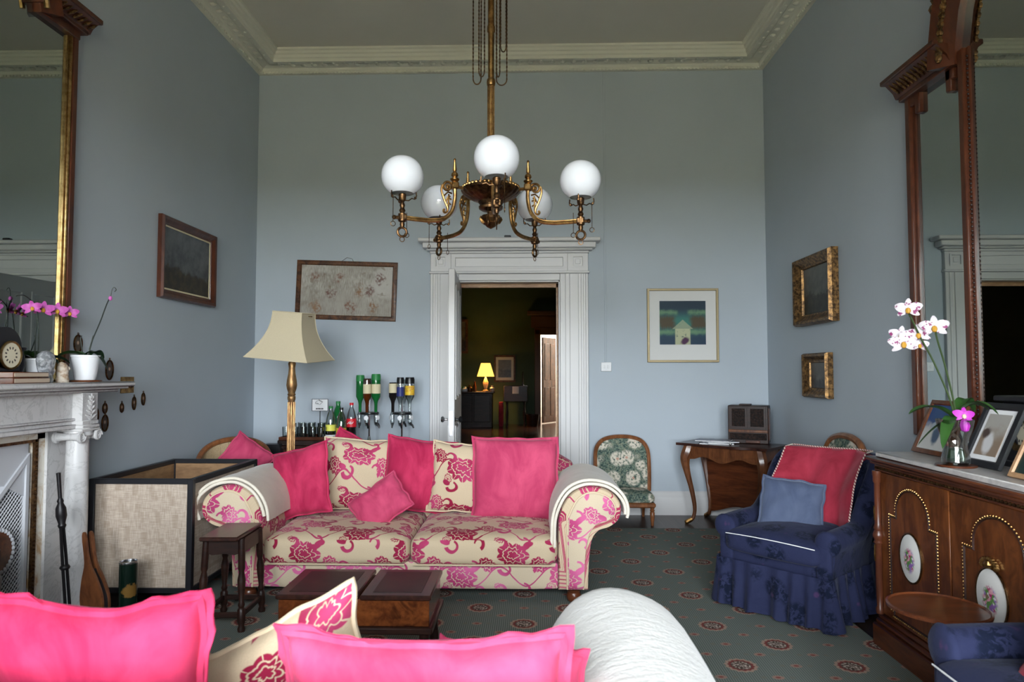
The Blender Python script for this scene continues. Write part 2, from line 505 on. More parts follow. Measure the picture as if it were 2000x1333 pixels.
def floral_mask():
    u, v, _ = sep(coord('UV'))
    wv = coord('UV')
    u = u + (noi(wv, 7, 2) - .5) * .022; v = v + (noi(vscale(wv, (1.3, .9, 1)), 7, 2) - .5) * .022
    u = u * 1.32; v = v * 1.32
    P, Q = .40, .38
    col = floor_(u / P + .5)
    v2 = v + (col - floor_(col / 2.0) * 2.0) * (Q * .5)
    x = wrap(u, P); y = wrap(v2, Q)
    f1 = flower(x, y, .112, .4)
    x2 = wrap(u + P * .5, P); y2 = wrap(v + Q * .23, Q)
    f2 = flower(x2, y2, .074, 2.1)
    leaf = lt(hyp((x - .115) * 1.0 + (y - .075) * .5, (y - .075) * 2.1 - (x - .115) * .8), .046, .004)
    leaf2 = lt(hyp((x + .12) * 1.1 - (y + .10) * .5, (y + .10) * 2.2 + (x + .12) * .8), .046, .004)
    c1 = curl(x, y, .085, .105, .062, -2.6, 1.6, .014)
    c2 = curl(x, y, -.105, .095, .050, -1.2, 2.9, .013)
    c3 = curl(x, y, -.06, -.125, .050, -2.9, 1.3, .013)
    c4 = curl(x, y, .13, -.11, .046, -1.0, 3.0, .012)
    vine = lt(absf(wrap(v + .07 * sin(u * (2 * PI / P)) + Q * .5, Q)), .0065, .002)
    f3 = flower(wrap(u + P * .27, P), wrap(v + Q * .70, Q), .036, 1.2)
    f2 = mx(f2, f3)
    m = mx(mx(mx(f1, f2), mx(leaf, leaf2)), mx(mx(mx(c1, c2), mx(c3, c4)), vine))
    return m
def floral_col(cr, pk, base):
    def f():
        m = floral_mask()
        w = noi(coord('UV'), 260, 2)
        pr = mixc(ramp(noi(coord('UV'), 3.2, 2), .40, .60), cr, pk)
        b = mixc(ramp(w, .3, .7), tuple(a * .92 for a in base), base)
        return mixc(m, b, pr)
    return f
FLORAL = mat('floral_damask', floral_col((.27, .012, .045), (.47, .055, .15), (.58, .46, .315)), .8, spec=.15, sheen=.15,
             sheen_tint=(1, .7, .8), bump=lambda: floral_mask() , bstr=.15, bdist=.004)
FLORAL_SHEEN = mat('floral_damask_sheen', floral_col((.44, .05, .16), (.66, .15, .33), (.61, .50, .36)), .8, spec=.15, sheen=.15,  # same print as FLORAL, pile sheen of the front faces put into the colour
              sheen_tint=(1, .7, .8), bump=lambda: floral_mask(), bstr=.15, bdist=.004)
PIPE = mat('cream_piping', (.62, .50, .34), .8)
def knit():
    x, y, z = sep(oc())
    return noi(vscale(oc(), (26, 5, 26)), 4, 3, .6) + .5 * noi(oc(), 130, 2)
THROW = mat('cream_wool', lambda: mixc(noi(oc(), 12, 3), (.70, .63, .52), (.80, .74, .64)), .95, spec=.1, sheen=.25, bump=knit, bstr=.5, bdist=.006)
THROWW = mat('white_wool', lambda: mixc(noi(oc(), 12, 3), (.80, .78, .74), (.87, .855, .83)), .95, spec=.1, sheen=.2, bump=lambda: noi(vscale(oc(), (4, 14, 14)), 3, 3, .6) + .6 * noi(oc(), 90, 2), bstr=.35, bdist=.012)
TAUPE = mat('taupe_wool', lambda: mixc(noi(oc(), 12, 3), (.50, .43, .35), (.60, .53, .45)), .95, spec=.1, sheen=.25, bump=knit, bstr=.4, bdist=.005)
def blue_floral():
    v = oc()
    base = mixc(noi(v, 8, 4, .6), (.014, .017, .046), (.027, .032, .074))
    cl = lt(vor(vscale(v, (1, 1, 1)), 6.5), .40, .08)
    n = noi(v, 34, 4, .65, 1.0)
    dk = cl * ramp(n, .42, .54)
    c = mixc(dk * .95, base, (.006, .009, .022))
    rose = lt(vor(v, 8.0), .13, .05) * ramp(noi(v, 26, 2), .45, .6)
    return mixc(rose * .5, c, (.085, .035, .10))
BLUE = mat('navy_floral_cotton', blue_floral, .9, spec=.1, sheen=.07, sheen_tint=(.7, .75, 1), bump=lambda: noi(oc(), 18, 3, .6, .6), bstr=.35, bdist=.012)
def carpet_c():
    u, v, _ = sep(oc())
    x = u - .963; y = v - 3.70
    PX, PY = .499, .489
    # two interleaved lattices of large medallions
    def med(x, y):
        return wrap(x, PX), wrap(y, PY)
    ax, ay = med(x, y); bx_, by = med(x + PX / 2, y + PY / 2)
    ra = hyp(ax, ay); rb = hyp(bx_, by)
    sel = lt(ra, rb, .0001)
    mx_ = ax * sel + bx_ * (1.0 - sel); my = ay * sel + by * (1.0 - sel)
    r = mn(ra, rb); th = at2(my, mx_)
    n = noi(oc(), 46, 3, .6)
    g = mixc(lt(absf(wrap(u, .011)), .0026, .001), (.185, .21, .19), (.10, .118, .108))
    g = mixc(ramp(noi(oc(), 1.2, 3), .3, .7) * .25, g, (.15, .172, .16))
    # small and tiny sprigs
    sx, sy = wrap(x + PX / 4, PX / 2), wrap(y + PY / 4, PY / 2)
    s2x, s2y = wrap(x, PX / 2), wrap(y, PY / 2)
    rs = mn(hyp(sx, sy * 1.4), hyp(s2x, s2y * 1.4))
    g = mixc(lt(rs, .027, .004) * ramp(n, .28, .5), g, (.30, .19, .155))
    g = mixc(lt(rs, .012, .003), g, (.22, .07, .06))
    tx, ty = wrap(x + PX / 8, PX / 4), wrap(y, PY / 4)
    g = mixc(lt(hyp(tx, ty), .013, .004) * .5, g, (.17, .15, .12))
    # medallion: scalloped cream rim, red ring, dark field, pale flower
    rr = r * (1.0 + .05 * cos(th * 14.0))
    g = mixc(lt(rr, .072, .003), g, (.34, .24, .19))
    g = mixc(lt(rr, .058, .003), g, (.19, .05, .045))
    g = mixc(lt(rr, .046, .003), g, (.075, .055, .045))
    g = mixc(lt(r, .042 * (1.0), .004) * ramp(noi(comb(mx_, my), 75, 3, .6), .48, .56), g, (.46, .38, .33))
    return g
CARPET = mat('medallion_carpet', carpet_c, .95, spec=.1, bump=lambda: noi(oc(), 300, 2), bstr=.3, bdist=.005)
def tapestry():
    v = oc()
    n = noi(v, 26, 4, .65, .6); n2 = noi(v, 70, 3, .6)
    c = mixc(ramp(n2, .38, .6), (.03, .06, .06), (.17, .22, .17))
    c = mixc(ramp(n, .5, .62) * .55, c, (.30, .30, .21))
    d = vor(v, 7.0)
    fl = lt(d + (n2 - .5) * .25, .50, .08)
    c = mixc(fl * ramp(noi(v, 45, 3), .34, .56), c, (.66, .60, .50))
    return mixc(lt(d + (n - .5) * .1, .10, .04) * .8, c, (.50, .24, .17))
TAPES = mat('floral_tapestry', tapestry, .9, spec=.1)
def linen():
    u, v, w = sep(oc())
    a = noi(comb(u * 60.0, v * 60.0, w * 6.0), 3, 3); b = noi(comb(u * 6.0, v * 6.0, w * 90.0), 3, 3)
    c = mixc(ramp(a * .5 + b * .5, .35, .65), (.36, .285, .225), (.52, .435, .36))
    cells = vor(vscale(oc(), (9, 9, 9)), 1.6, out='Color')
    s = ramp(noi(vscale(oc(), (1, 1, 1)), 16, 0), .60, .64)
    k = floor_(u * 24.0) + floor_(w * 24.0) * 7.0
    g = absf(wrap(u + .02 * floor_(w * 11.0), .10)); h = absf(wrap(w + .03 * floor_(u * 9.0), .13))
    blk = lt(g, .016, .002) * lt(h, .040, .002)
    return mixc(mx(blk * .35, s * .12), c, (.28, .21, .15))
LINEN = mat('linen_panel', linen, .9, spec=.1)
SHADE = mat('lamp_silk', lambda: mixc(noi(oc(), 200, 2), (.56, .48, .33), (.66, .58, .42)), .75, spec=.2)
CANE = mat('woven_cane', lambda: mixc(noi(oc(), 120, 2), (.30, .20, .11), (.52, .40, .24)), .6)
def needle():
    x, y, z = sep(oc())
    n = noi(oc(), 5, 4, .6); s = noi(comb(x * 60.0, z * 9.0, 0.0), 2, 3)
    c = mixc(ramp(n * .6 + s * .4, .36, .62), (.27, .24, .20), (.52, .50, .46))
    c = mixc(ramp(noi(oc(), 2.6, 2), .42, .6) * .55, c, (.30, .27, .235))
    c = mixc(lt(hyp(x - .42, z - .10), .17, .03) * .5, c, (.62, .61, .58))
    pts = [(-.30, -.17), (-.08, .12), (-.15, -.03), (.12, .0), (.05, -.16), (.32, .13), (.27, -.15), (-.32, .12), (.22, .0)]
    for i, (a, b) in enumerate(pts):
        d = hyp((x - a), (z - b) * .9) + (noi(oc(), 17, 4) - .5) * .13
        c = mixc(lt(d, .045, .02) * ramp(noi(oc(), 50, 2), .35, .62) * .8, c, [(.26, .13, .06), (.20, .08, .05), (.16, .07, .06)][i % 3])
    return mixc(ramp(noi(oc(), 16, 3), .62, .72) * .6, c, (.22, .17, .12))
NEEDLE = mat('faded_embroidery', needle, .9, spec=.1)
def art():
    x, y, z = sep(oc())
    n = noi(oc(), 22, 4, .7); s = noi(comb(x * 40.0, z * 4.0, 0.0), 2, 3)
    c = mixc(ramp(absf(z - .03) + (n - .5) * .06, .0, .16), (.03, .17, .14), (.008, .035, .07))
    c = mixc(ramp(z, .06, .20) , c, (.006, .025, .045))
    bk = lt(absf(absf(x) - .15) + (n - .5) * .08, .075, .03) * lt(absf(z - .03) + (s - .5) * .05, .06, .03)
    c = mixc(bk * .9, c, (.07, .035, .010))
    rim = lt(absf(absf(z - .03) - .095) + (n - .5) * .05, .018, .02) * gt(absf(x), .05, .02)
    c = mixc(rim * .7, c, (.16, .30, .15))
    house = mx(lt(absf(x), .072, .006) * lt(z, -.03, .006), lt(absf(x) * .9 + z, .055, .006) * gt(z, -.035, .004) * .55)
    c = mixc(house * ramp(n, .25, .45), c, (.42, .44, .28))
    return mixc(lt(hyp(x - .02 - (z + .15) * .4, z + .15) + (n - .5) * .03, .035, .012), c, (.05, .008, .05))
ARTM = mat('abstract_print', art, .6)
def landscape(sky1, sky2, land1, land2, h0):
    def f():
        x, y, z = sep(oc())
        n = noi(oc(), 7, 5, .65)
        along = x + y
        sky = mixc(ramp(n + z * .5, .3, .75), sky1, sky2)
        land = mixc(ramp(noi(oc(), 16, 4, .65), .35, .7), land1, land2)
        edge = z - h0 + (noi(oc(), 11, 4, .6) - .5) * .22 + along * .05
        return mixc(gt(edge, 0.0, .02), land, sky)
    return f
PAINT1 = mat('stormy_landscape', landscape((.035, .042, .05), (.13, .14, .145), (.012, .011, .007), (.055, .038, .014), -.08), .35)
PAINT2 = mat('woodland_landscape', landscape((.05, .055, .05), (.14, .14, .12), (.010, .012, .009), (.035, .034, .022), -.03), .4)
PAINT3 = mat('brown_seascape', landscape((.07, .065, .055), (.14, .13, .11), (.014, .012, .010), (.06, .05, .042), -.02), .4)
def photo(c1, c2, c3, c4):
    def f():
        x, y, z = sep(oc())
        n = noi(oc(), 13, 3, .6)
        c = mixc(ramp(z + (n - .5) * .15, -.03, .05), c1, c2)
        c = mixc(lt(hyp(y * 1.2 - .01, (z + .04) * .75) + (n - .5) * .03, .035, .01), c, c3)
        return mixc(lt(hyp(y - .045, z - .01) + (n - .5) * .05, .022, .008), c, c4)
    return f
PH1 = mat('seaside_photo', photo((.55, .55, .54), (.02, .06, .18), (.05, .09, .16), (.30, .36, .42)), .3)
PH2 = mat('wedding_photo', photo((.25, .18, .13), (.36, .34, .31), (.58, .57, .58), (.06, .035, .03)), .3)
PH3 = mat('dark_portrait_photo', photo((.012, .03, .028), (.010, .022, .024), (.05, .09, .09), (.55, .62, .64)), .3)
def plaque():
    x, y, z = sep(oc())
    d = hyp(y * 1.5, z + .0)
    n = vor(oc(), 60, out='Color'); m = noi(oc(), 70, 3)
    fl = lt(hyp(y * 1.3, z + .01) + (m - .5) * .05, .052, .012)
    r, g, b = sep(n)
    c = mixc(gt(r, .55, .05), (.35, .03, .12), (.62, .28, .34))
    c = mixc(gt(g, .62, .05), c, (.10, .22, .06))
    c = mixc(gt(b, .72, .05), c, (.24, .12, .36))
    return mixc(fl * ramp(m, .33, .45), (.66, .65, .625), c)
PLAQ = mat('painted_porcelain', plaque, .15)
MINIP = mat('portrait_miniature', lambda: (lambda x, y, z: mixc(lt(hyp(y, z - .006) + (noi(oc(), 90, 2) - .5) * .008, .010, .004), mixc(noi(oc(), 60, 2), (.02, .016, .014), (.09, .06, .045)), (.42, .29, .21)))(*sep(oc())), .35)
MATB = mat('picture_mount', (.66, .66, .65), .8)
FACE = mat('clock_face', lambda: (lambda x, y, z: mixc(lt(absf(hyp(y, z) - .034), .006, .001) * gt(absf(sin(at2(z, y) * 6.0)), .80, .08), (.66, .60, .45), (.03, .02, .02)))(*sep(oc())), .4)
TIN = mat('green_tin', lambda: (lambda x, y, z: mixc(lt(hyp(x - .03, (z - .17)) + (noi(oc(), 50, 3) - .5) * .05, .035, .006) * lt(y, 0.0, .01), (.004, .014, .009), (.22, .12, .03)))(*sep(oc())), .25, metal=.3)
MAGS = mat('magazine_cover', lambda: mixc(ramp(noi(oc(), 14, 2), .45, .55), (.55, .57, .60), (.30, .32, .36)), .3)
MAGD = mat('dark_magazine_cover', lambda: mixc(ramp(noi(oc(), 10, 2), .45, .55), (.03, .03, .07), (.22, .20, .24)), .3)
BOOKP = mat('aged_pages', (.45, .36, .28), .8)
LACQ = mat('carved_lacquer', lambda: mixc(ramp(noi(oc(), 60, 4, .7), .4, .65), (.005, .0035, .003), (.028, .013, .009)), .6, spec=.15, bump=lambda: noi(oc(), 70, 3), bstr=.6, bdist=.008)
LAMPGLOW = mat('lit_lampshade', (.8, .55, .2), .8, emit=(1.0, .52, .07), estr=1.15)
# ------------------------------------------------------------------ the room shell
DX0, DX1, DZ = -0.69, 0.29, 2.24        # doorway in the back wall
WT = 0.16
m = MB()
m.box(XL, DX0, YB, YB + WT, 0, ZC); m.box(DX1, XR, YB, YB + WT, 0, ZC); m.box(DX0, DX1, YB, YB + WT, DZ, ZC)
wall_back = struct(build('wall_back', m, WALL, smooth=False))
struct(build('wall_left', MB().box(XL - .15, XL, YR - .2, YB + WT, 0, ZC), WALL, smooth=False))
struct(build('wall_right', MB().box(XR, XR + .15, YR - .2, YB + WT, 0, ZC), WALL, smooth=False))
m = MB()
xs = [XL] + [v for ab in WIN_X for v in ab] + [XR]
for i in range(0, len(xs), 2): m.box(xs[i], xs[i + 1], YR - .2, YR, 0, ZC)
for a, b in WIN_X:
    m.box(a, b, YR - .2, YR, 0, WZ0); m.box(a, b, YR - .2, YR, WZ1, ZC)
struct(build('wall_rear', m, WALL, smooth=False))
for i, (a, b) in enumerate(WIN_X):
    w = struct(thing('window_%d' % (i + 1), 'tall white sash window in the wall behind', 'window', ((a + b) / 2, YR, WZ0)))
    del w['category']; del w['label']
    off = w.location
    mm = MB()
    for x0, x1, z0, z1 in ((a, a + .06, WZ0, WZ1), (b - .06, b, WZ0, WZ1), (a, b, WZ0, WZ0 + .08), (a, b, WZ1 - .06, WZ1), (a, b, 1.97, 2.03)):
        mm.box(x0, x1, YR - .14, YR - .08, z0, z1, .008)
    build('sash_frame', mm, TRIMW, w, off=off)
    mm = MB()
    for k in (1, 2): mm.box(a + (b - a) * k / 3 - .012, a + (b - a) * k / 3 + .012, YR - .13, YR - .09, WZ0, WZ1)
    for z in (1.22, 2.79): mm.box(a, b, YR - .13, YR - .09, z - .012, z + .012)
    build('glazing_bar', mm, TRIMW, w, off=off)
    build('pane', MB().box(a + .05, b - .05, YR - .113, YR - .107, WZ0 + .05, WZ1 - .05), PANE, w, off=off)
    build('sill', MB().box(a - .06, b + .06, YR - .1, YR + .08, WZ0 - .04, WZ0, .01), TRIMW, w, off=off)
struct(build('floor', MB().box(XL, XR, YR, YB + WT, -.1, 0), FLOORM, smooth=False))
struct(build('ceiling', MB().box(XL, XR, YR, YB + WT, ZC, ZC + .1), CEIL, smooth=False))
struct(build('ground_outside', MB().box(-90, 90, -160, YR - .3, -.75, -.65), GRASS, smooth=False))

# cornice: (distance from wall, z)
CP = [(0, 4.30), (.034, 4.30), (.040, 4.322), (.052, 4.330), (.060, 4.344), (.085, 4.350), (.145, 4.362), (.150, 4.350),
      (.165, 4.338), (.205, 4.332), (.222, 4.334), (.224, 4.362), (.236, 4.372), (.240, 4.396), (.256, 4.404), (.262, 4.424), (.280, 4.432), (.282, ZC), (0, ZC)]
def cornice_ring():
    rings = []
    for sx, sy in ((-1, -1), (-1, 1), (1, 1), (1, -1)):
        X = XL if sx < 0 else XR; Y = YR if sy < 0 else YB
        rings.append([(X - sx * d, Y - sy * d, z) for d, z in CP])
    return rings
R = cornice_ring(); k = len(CP)
for i, nm in ((0, 'left'), (1, 'back'), (2, 'right'), (3, 'rear')):
    a, b = R[i], R[(i + 1) % 4]
    mm = MB(); mm.add(a + b, [(t, (t + 1) % k, k + (t + 1) % k, k + t) for t in range(k)])
    co = struct(build('trim_%d' % (i + 1), mm, PLAST, ang=28))
    # cast enrichments: leaf bosses under the soffit and dentil beads at the wall
    mm = MB()
    L = Vector(b[0]) - Vector(a[0]); n = int(L.length / .105)
    for q in range(n):
        t = (q + .5) / n
        p = Vector(a[0]).lerp(Vector(b[0]), t)
        inw = {0: Vector((1, 0, 0)), 1: Vector((0, -1, 0)), 2: Vector((-1, 0, 0)), 3: Vector((0, 1, 0))}[i]
        if p.y < -.5 or (abs(inw.y) > 0 and (p.x < XL + .26 or p.x > XR - .26)) or (abs(inw.x) > 0 and p.y > YB - .26): continue
        c = p + inw * .105
        mm.ball((c.x, c.y, 4.352), .030, 6, .45)
        c = p + inw * .188
        mm.ball((c.x, c.y, 4.334), .013, 6, .8)
    for q in range(int(L.length / .035)):
        t = (q + .5) / int(L.length / .035)
        p = Vector(a[0]).lerp(Vector(b[0]), t)
        if p.y < 0: continue
        c = p + inw * .036
        mm.box(c.x - .010, c.x + .010, c.y - .010, c.y + .010, 4.302, 4.320)
    e = build('enrichment', mm, PLAST, co); e['kind'] = 'stuff'
# skirtings
def skirting(nm, pts):
    prof = [(0, 0), (.028, 0), (.028, .155), (.022, .175), (.018, .180), (.014, .200), (.006, .215), (0, .221)]
    a, b, inw = pts
    mm = MB()
    va = [(a[0] + inw[0] * d, a[1] + inw[1] * d, z) for d, z in prof]; vb = [(b[0] + inw[0] * d, b[1] + inw[1] * d, z) for d, z in prof]
    kk = len(prof)
    mm.add(va + vb, [(t, (t + 1) % kk, kk + (t + 1) % kk, kk + t) for t in range(kk)] + [tuple(range(kk)), tuple(range(kk, 2 * kk))])
    struct(build(nm, mm, TRIMW, ang=30))
skirting('baseboard_back', ((.56, YB), (XR, YB), (0, -1)))
skirting('baseboard_back_left', ((XL, YB), (-.97, YB), (0, -1)))
skirting('baseboard_left', ((XL, 3.95), (XL, YB), (1, 0)))
skirting('baseboard_right', ((XR, YR), (XR, YB), (-1, 0)))

# doorcase
dc = struct(thing('trim_5', '', '', (-.2, YB, 0))); del dc['label']; del dc['category']
off = dc.location
for sx in (-1, 1):
    cx = -.2
    o = cx + sx * .762; i_ = cx + sx * .49
    x0, x1 = min(o, i_), max(o, i_)
    mm = MB()
    mm.box(x0, x1, YB - .028, YB, 0, 2.31)
    # raised flutes of the architrave
    for f0, f1, d in ((.0, .10, .045), (.16, .26, .036), (.34, .66, .040), (.80, 1.0, .038)):
        a = o + (i_ - o) * f0; b = o + (i_ - o) * f1
        mm.box(min(a, b), max(a, b), YB - d, YB - .026, .22, 2.305, .005)
    mm.box(x0 - .004, x1 + .004, YB - .052, YB, 0, .22, .006)
    build('architrave', mm, TRIMW, dc, off=off)
    mm = MB()
    mm.box(x0 if sx < 0 else x1 - .20, x0 + .20 if sx < 0 else x1, YB - .046, YB, 2.325, 2.50, .004)
    bx0 = x0 + .045 if sx < 0 else x1 - .155
    mm.sweep_rect([(bx0, 2.365), (bx0 + .11, 2.365), (bx0 + .11, 2.475), (bx0, 2.475)], [(0, YB - .046), (.004, YB - .056), (-.010, YB - .058), (-.014, YB - .046)])
    mm.box(bx0 + .03, bx0 + .08, YB - .053, YB - .045, 2.395, 2.445, .004)
    build('corner_block', mm, TRIMW, dc, off=off)
mm = MB(); mm.box(-.78, .38, YB - .030, YB, 2.325, 2.50)
mm.sweep_rect([(-.735, 2.36), (.335, 2.36), (.335, 2.475), (-.735, 2.475)], [(0, YB - .030), (.006, YB - .044), (-.012, YB - .044), (-.018, YB - .030)])
build('frieze', mm, TRIMW, dc, off=off)
mm = MB(); mm.box(-.975, .575, YB - .056, YB, 2.305, 2.328, .006); mm.box(-.69, .29, YB - .024, YB, 2.24, 2.305, .004)
build('lintel_moulding', mm, TRIMW, dc, off=off)
mm = MB()
for z0, z1, e in ((2.50, 2.525, .055), (2.525, 2.545, .085), (2.545, 2.60, .115), (2.60, 2.638, .155)):
    mm.box(-.962 - e + .045, .562 + e - .045, YB - e, YB, z0, z1, .008)
build('cornice_cap', mm, TRIMW, dc, off=off)
mm = MB(); mm.box(DX0 - .01, DX0 + .012, YB, YB + WT, 0, DZ); mm.box(DX1 - .012, DX1 + .01, YB, YB + WT, 0, DZ); mm.box(DX0, DX1, YB, YB + WT, DZ - .012, DZ + .01)
build('jamb_lining', mm, TRIMW, dc, off=off)
mm = MB(); mm.box(DX0, DX1, YB + WT - .03, YB + WT, DZ - .05, DZ - .01); mm.box(DX1 - .03, DX1 - .01, YB + WT - .03, YB + WT, 0, DZ - .01)
build('inner_architrave', mm, W_LIGHT, dc, off=off)
# open door leaf, hinged on the left jamb, seen almost edge on
dl = struct(thing('door_1', '', '', (-.675, YB - .03, 0), math.radians(3.0))); del dl['label']; del dl['category']
mm = MB(); mm.box(-.055, 0, -.86, 0, .012, 2.225, .004); build('leaf', mm, TRIMW, dl)
for s in (1, -1):
    for (y0, y1, z0, z1) in ((-.78, -.48, .22, .9), (-.38, -.08, .22, .9), (-.78, -.48, 1.12, 2.1), (-.38, -.08, 1.12, 2.1)):
        mm = MB(); d = 0.0 if s > 0 else -.055
        mm.sweep_rect([(y0, z0), (y1, z0), (y1, z1), (y0, z1)], [(0, d), (.0, d + s * .010), (-.02, d + s * .012), (-.03, d)], axis='x')
        build('panel_moulding', mm, TRIMW, dl)
build('lock_plate', MB().box(-.043, -.012, -.863, -.858, .82, 1.03, .001), STEEL, dl)
KN = [(0, 0), (.020, 0), (.021, .004), (.008, .007), (.008, .030), (.022, .038), (.027, .048), (.022, .060), (0, .066)]
build('knob', MB().lathe(KN, seg=16, M=Matrix.Translation((0, -.80, .955)) @ Matrix.Rotation(PI / 2, 4, 'Y')), BLACKP, dl)
build('knob', MB().lathe(KN, seg=16, M=Matrix.Translation((-.055, -.80, .955)) @ Matrix.Rotation(-PI / 2, 4, 'Y')), CHROME, dl)
build('hinge', MB().box(-.004, .004, -.01, .02, 1.78, 1.98, .001), STEEL, dl)

# the dim hall beyond
HX0, HX1, HY1, HZ = -3.2, 2.4, 17.9, 3.9
HY0 = YB + WT
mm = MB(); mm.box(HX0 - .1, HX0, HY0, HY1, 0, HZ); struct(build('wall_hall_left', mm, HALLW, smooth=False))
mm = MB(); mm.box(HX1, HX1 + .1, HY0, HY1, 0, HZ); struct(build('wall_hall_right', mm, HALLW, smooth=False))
# far hall wall with its own doorway on the right
px0, px1, pz = .28, 1.02, 2.34
mm = MB(); mm.box(HX0, px0, HY1, HY1 + .15, 0, HZ); mm.box(px1, HX1, HY1, HY1 + .15, 0, HZ); mm.box(px0, px1, HY1, HY1 + .15, pz, HZ)
struct(build('wall_hall_back', mm, HALLW, smooth=False))
struct(build('wall_hall_front', MB().box(HX0, XL, HY0 - .02, HY0, 0, HZ), HALLW, smooth=False))
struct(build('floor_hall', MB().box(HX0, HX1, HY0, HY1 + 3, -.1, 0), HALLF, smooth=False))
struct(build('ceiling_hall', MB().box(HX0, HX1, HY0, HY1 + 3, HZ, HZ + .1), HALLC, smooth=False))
hd = struct(thing('door_2', '', '', (px0, HY1, 0))); del hd['label']; del hd['category']
mm = MB(); mm.box(px0 - .16, px0, HY1 - .05, HY1, 0, pz + .14, .01); mm.box(px1, px1 + .16, HY1 - .05, HY1, 0, pz + .14, .01)
mm.box(px0 - .16, px1 + .16, HY1 - .05, HY1, pz, pz + .18, .01); mm.box(px0 - .35, px1 + .35, HY1 - .2, HY1, pz + .5, pz + .62, .02)
mm.box(px0 - .25, px1 + .25, HY1 - .04, HY1, pz + .18, pz + .5, .02)
build('casing', mm, HALLT, hd, off=hd.location)
LM = Matrix.Translation((.03, .16, 0)) @ Matrix.Rotation(math.radians(60), 4, 'Z')
mm = MB(); mm.box(0, .72, -.045, 0, .02, 2.28, .004, M=LM)
build('leaf', mm, W_WAL, hd)
mm = MB()
for z0, z1 in ((.2, .95), (1.15, 2.12)):
    for x0 in (.08, .40):
        mm.box(x0, x0 + .24, -.056, -.04, z0, z1, .006, M=LM)
build('raised_panel', mm, W_WAL, hd)
# bright passage past that door, lit by an added area light under its ceiling
mm = MB(); mm.box(px0 - .6, px1 + .8, HY1 + 2.9, HY1 + 3.0, 0, HZ); mm.box(px0 - .7, px0 - .6, HY1 + .15, HY1 + 3, 0, HZ); mm.box(px1 + .8, px1 + .9, HY1 + .15, HY1 + 3, 0, HZ)
struct(build('wall_passage', mm, DAYW, smooth=False))
pa = bpy.data.lights.new('passage_fill_light', 'AREA'); pa.size = 1.2; pa.energy = 130; pa.color = (1, .95, .88)
pao = bpy.data.objects.new('passage_fill_light', pa); COL.objects.link(pao); pao.location = (px0 + .5, HY1 + 1.6, HZ - .1)

# carpet
mm = MB(); mm.box(-2.20, 1.728, -1.5, 5.97, 0, .012, .004)
tag(build('carpet', mm, CARPET, smooth=False), 'grey green carpet patterned with rows of round floral medallions', 'carpet')
# ------------------------------------------------------------------ soft furnishing builders
def nz(x, y, z, s): return noise.noise(Vector((x * s, y * s, z * s)))
def cushion_mb(w, h, t, pinch=.07, seed=0, n=22, wr=.012, shear=0.0, sag=0.0):
    """pillow in its own xz plane (thickness along y), centred on the origin"""
    mm = MB(); sd = seed * 3.7
    def pt(a, b, side):
        e = (1 - a ** 2) * (1 - b ** 2)
        x = w / 2 * a * (1 - pinch * (1 - b * b)); z = h / 2 * b * (1 - pinch * (1 - a * a))
        # corners run out into soft ears
        y = side * t / 2 * (max(0, 1 - a ** 4) * max(0, 1 - b ** 4)) ** .55
        k = e ** .4 if e > 0 else 0
        y += k * wr * (nz(a * 1.4 + sd, b * 1.4, side * 2 + sd, 1.6) + .5 * nz(a * 4 + sd, b * 2.2, side, 1.2)) * 1.3
        y += .010 * nz(a * 1.1 + sd, b * 1.1, 5 + sd, 1.0) * (1 - k)
        x += .012 * nz(b * 2, sd, 1, 1.2) * abs(a) ** 3; z += .014 * nz(a * 2, sd, 9, 1.2) * abs(b) ** 3
        z += shear * x - sag * (1 - a * a) * max(0, b) ** 2
        return (x, y, z)
    def cl(u): s_ = -1 + 2 * u; return math.copysign(abs(s_) ** .8, s_)
    for side in (-1, 1):
        mm.grid(lambda u, v: pt(cl(u), cl(v), side), n, n, uvfn=lambda u, v: (w * u + seed * .17, h * v + seed * .11))
    rim = []
    q = n
    for i in range(q): rim.append(pt(cl(i / q), -1, 1))
    for i in range(q): rim.append(pt(1, cl(i / q), 1))
    for i in range(q): rim.append(pt(cl(1 - i / q), 1, 1))
    for i in range(q): rim.append(pt(-1, cl(1 - i / q), 1))
    return mm, rim
def cushion(name, label, m, size, loc, rot, group, seed, pipe=None, pr=.007, pinch=.07, flange=0.0, wr=.012, shear=0.0, sag=0.0):
    w, h, t = size
    mm, rim = cushion_mb(w, h, t, pinch, seed, wr=wr, shear=shear, sag=sag)
    o = build(name, mm, m, uv='vert', weld=True, ang=80)
    o.location = loc; o.rotation_euler = rot
    tag(o, label, 'cushion', group)
    if flange:
        # flat ruffled edge running round the seam
        f = MB(); n = len(rim)
        def fp(u, v):
            i = int(round(u * n)) % n; p = Vector(rim[i]); d = Vector((p.x, 0, p.z))
            q = p + Vector((math.copysign(min(1, abs(p.x) / (w / 2)) ** 6, p.x), 0, math.copysign(min(1, abs(p.z) / (h / 2)) ** 6, p.z))) * flange * v
            q.y += (.006 * math.sin(i * 1.7 + seed) + .004 * math.sin(i * .63)) * v
            return tuple(q)
        for sgn in (-1, 1):
            f.grid(lambda u, v: (lambda p: (p[0], p[1] + sgn * .004 * (1 - .4 * v), p[2]))(fp(u, v)), n, 2, cu=True)
        build('edge_ruffle', f, m, o, ang=80)
    build('piping', MB().tube(rim, pr, 6, closed=True), pipe or m, o)
    return o

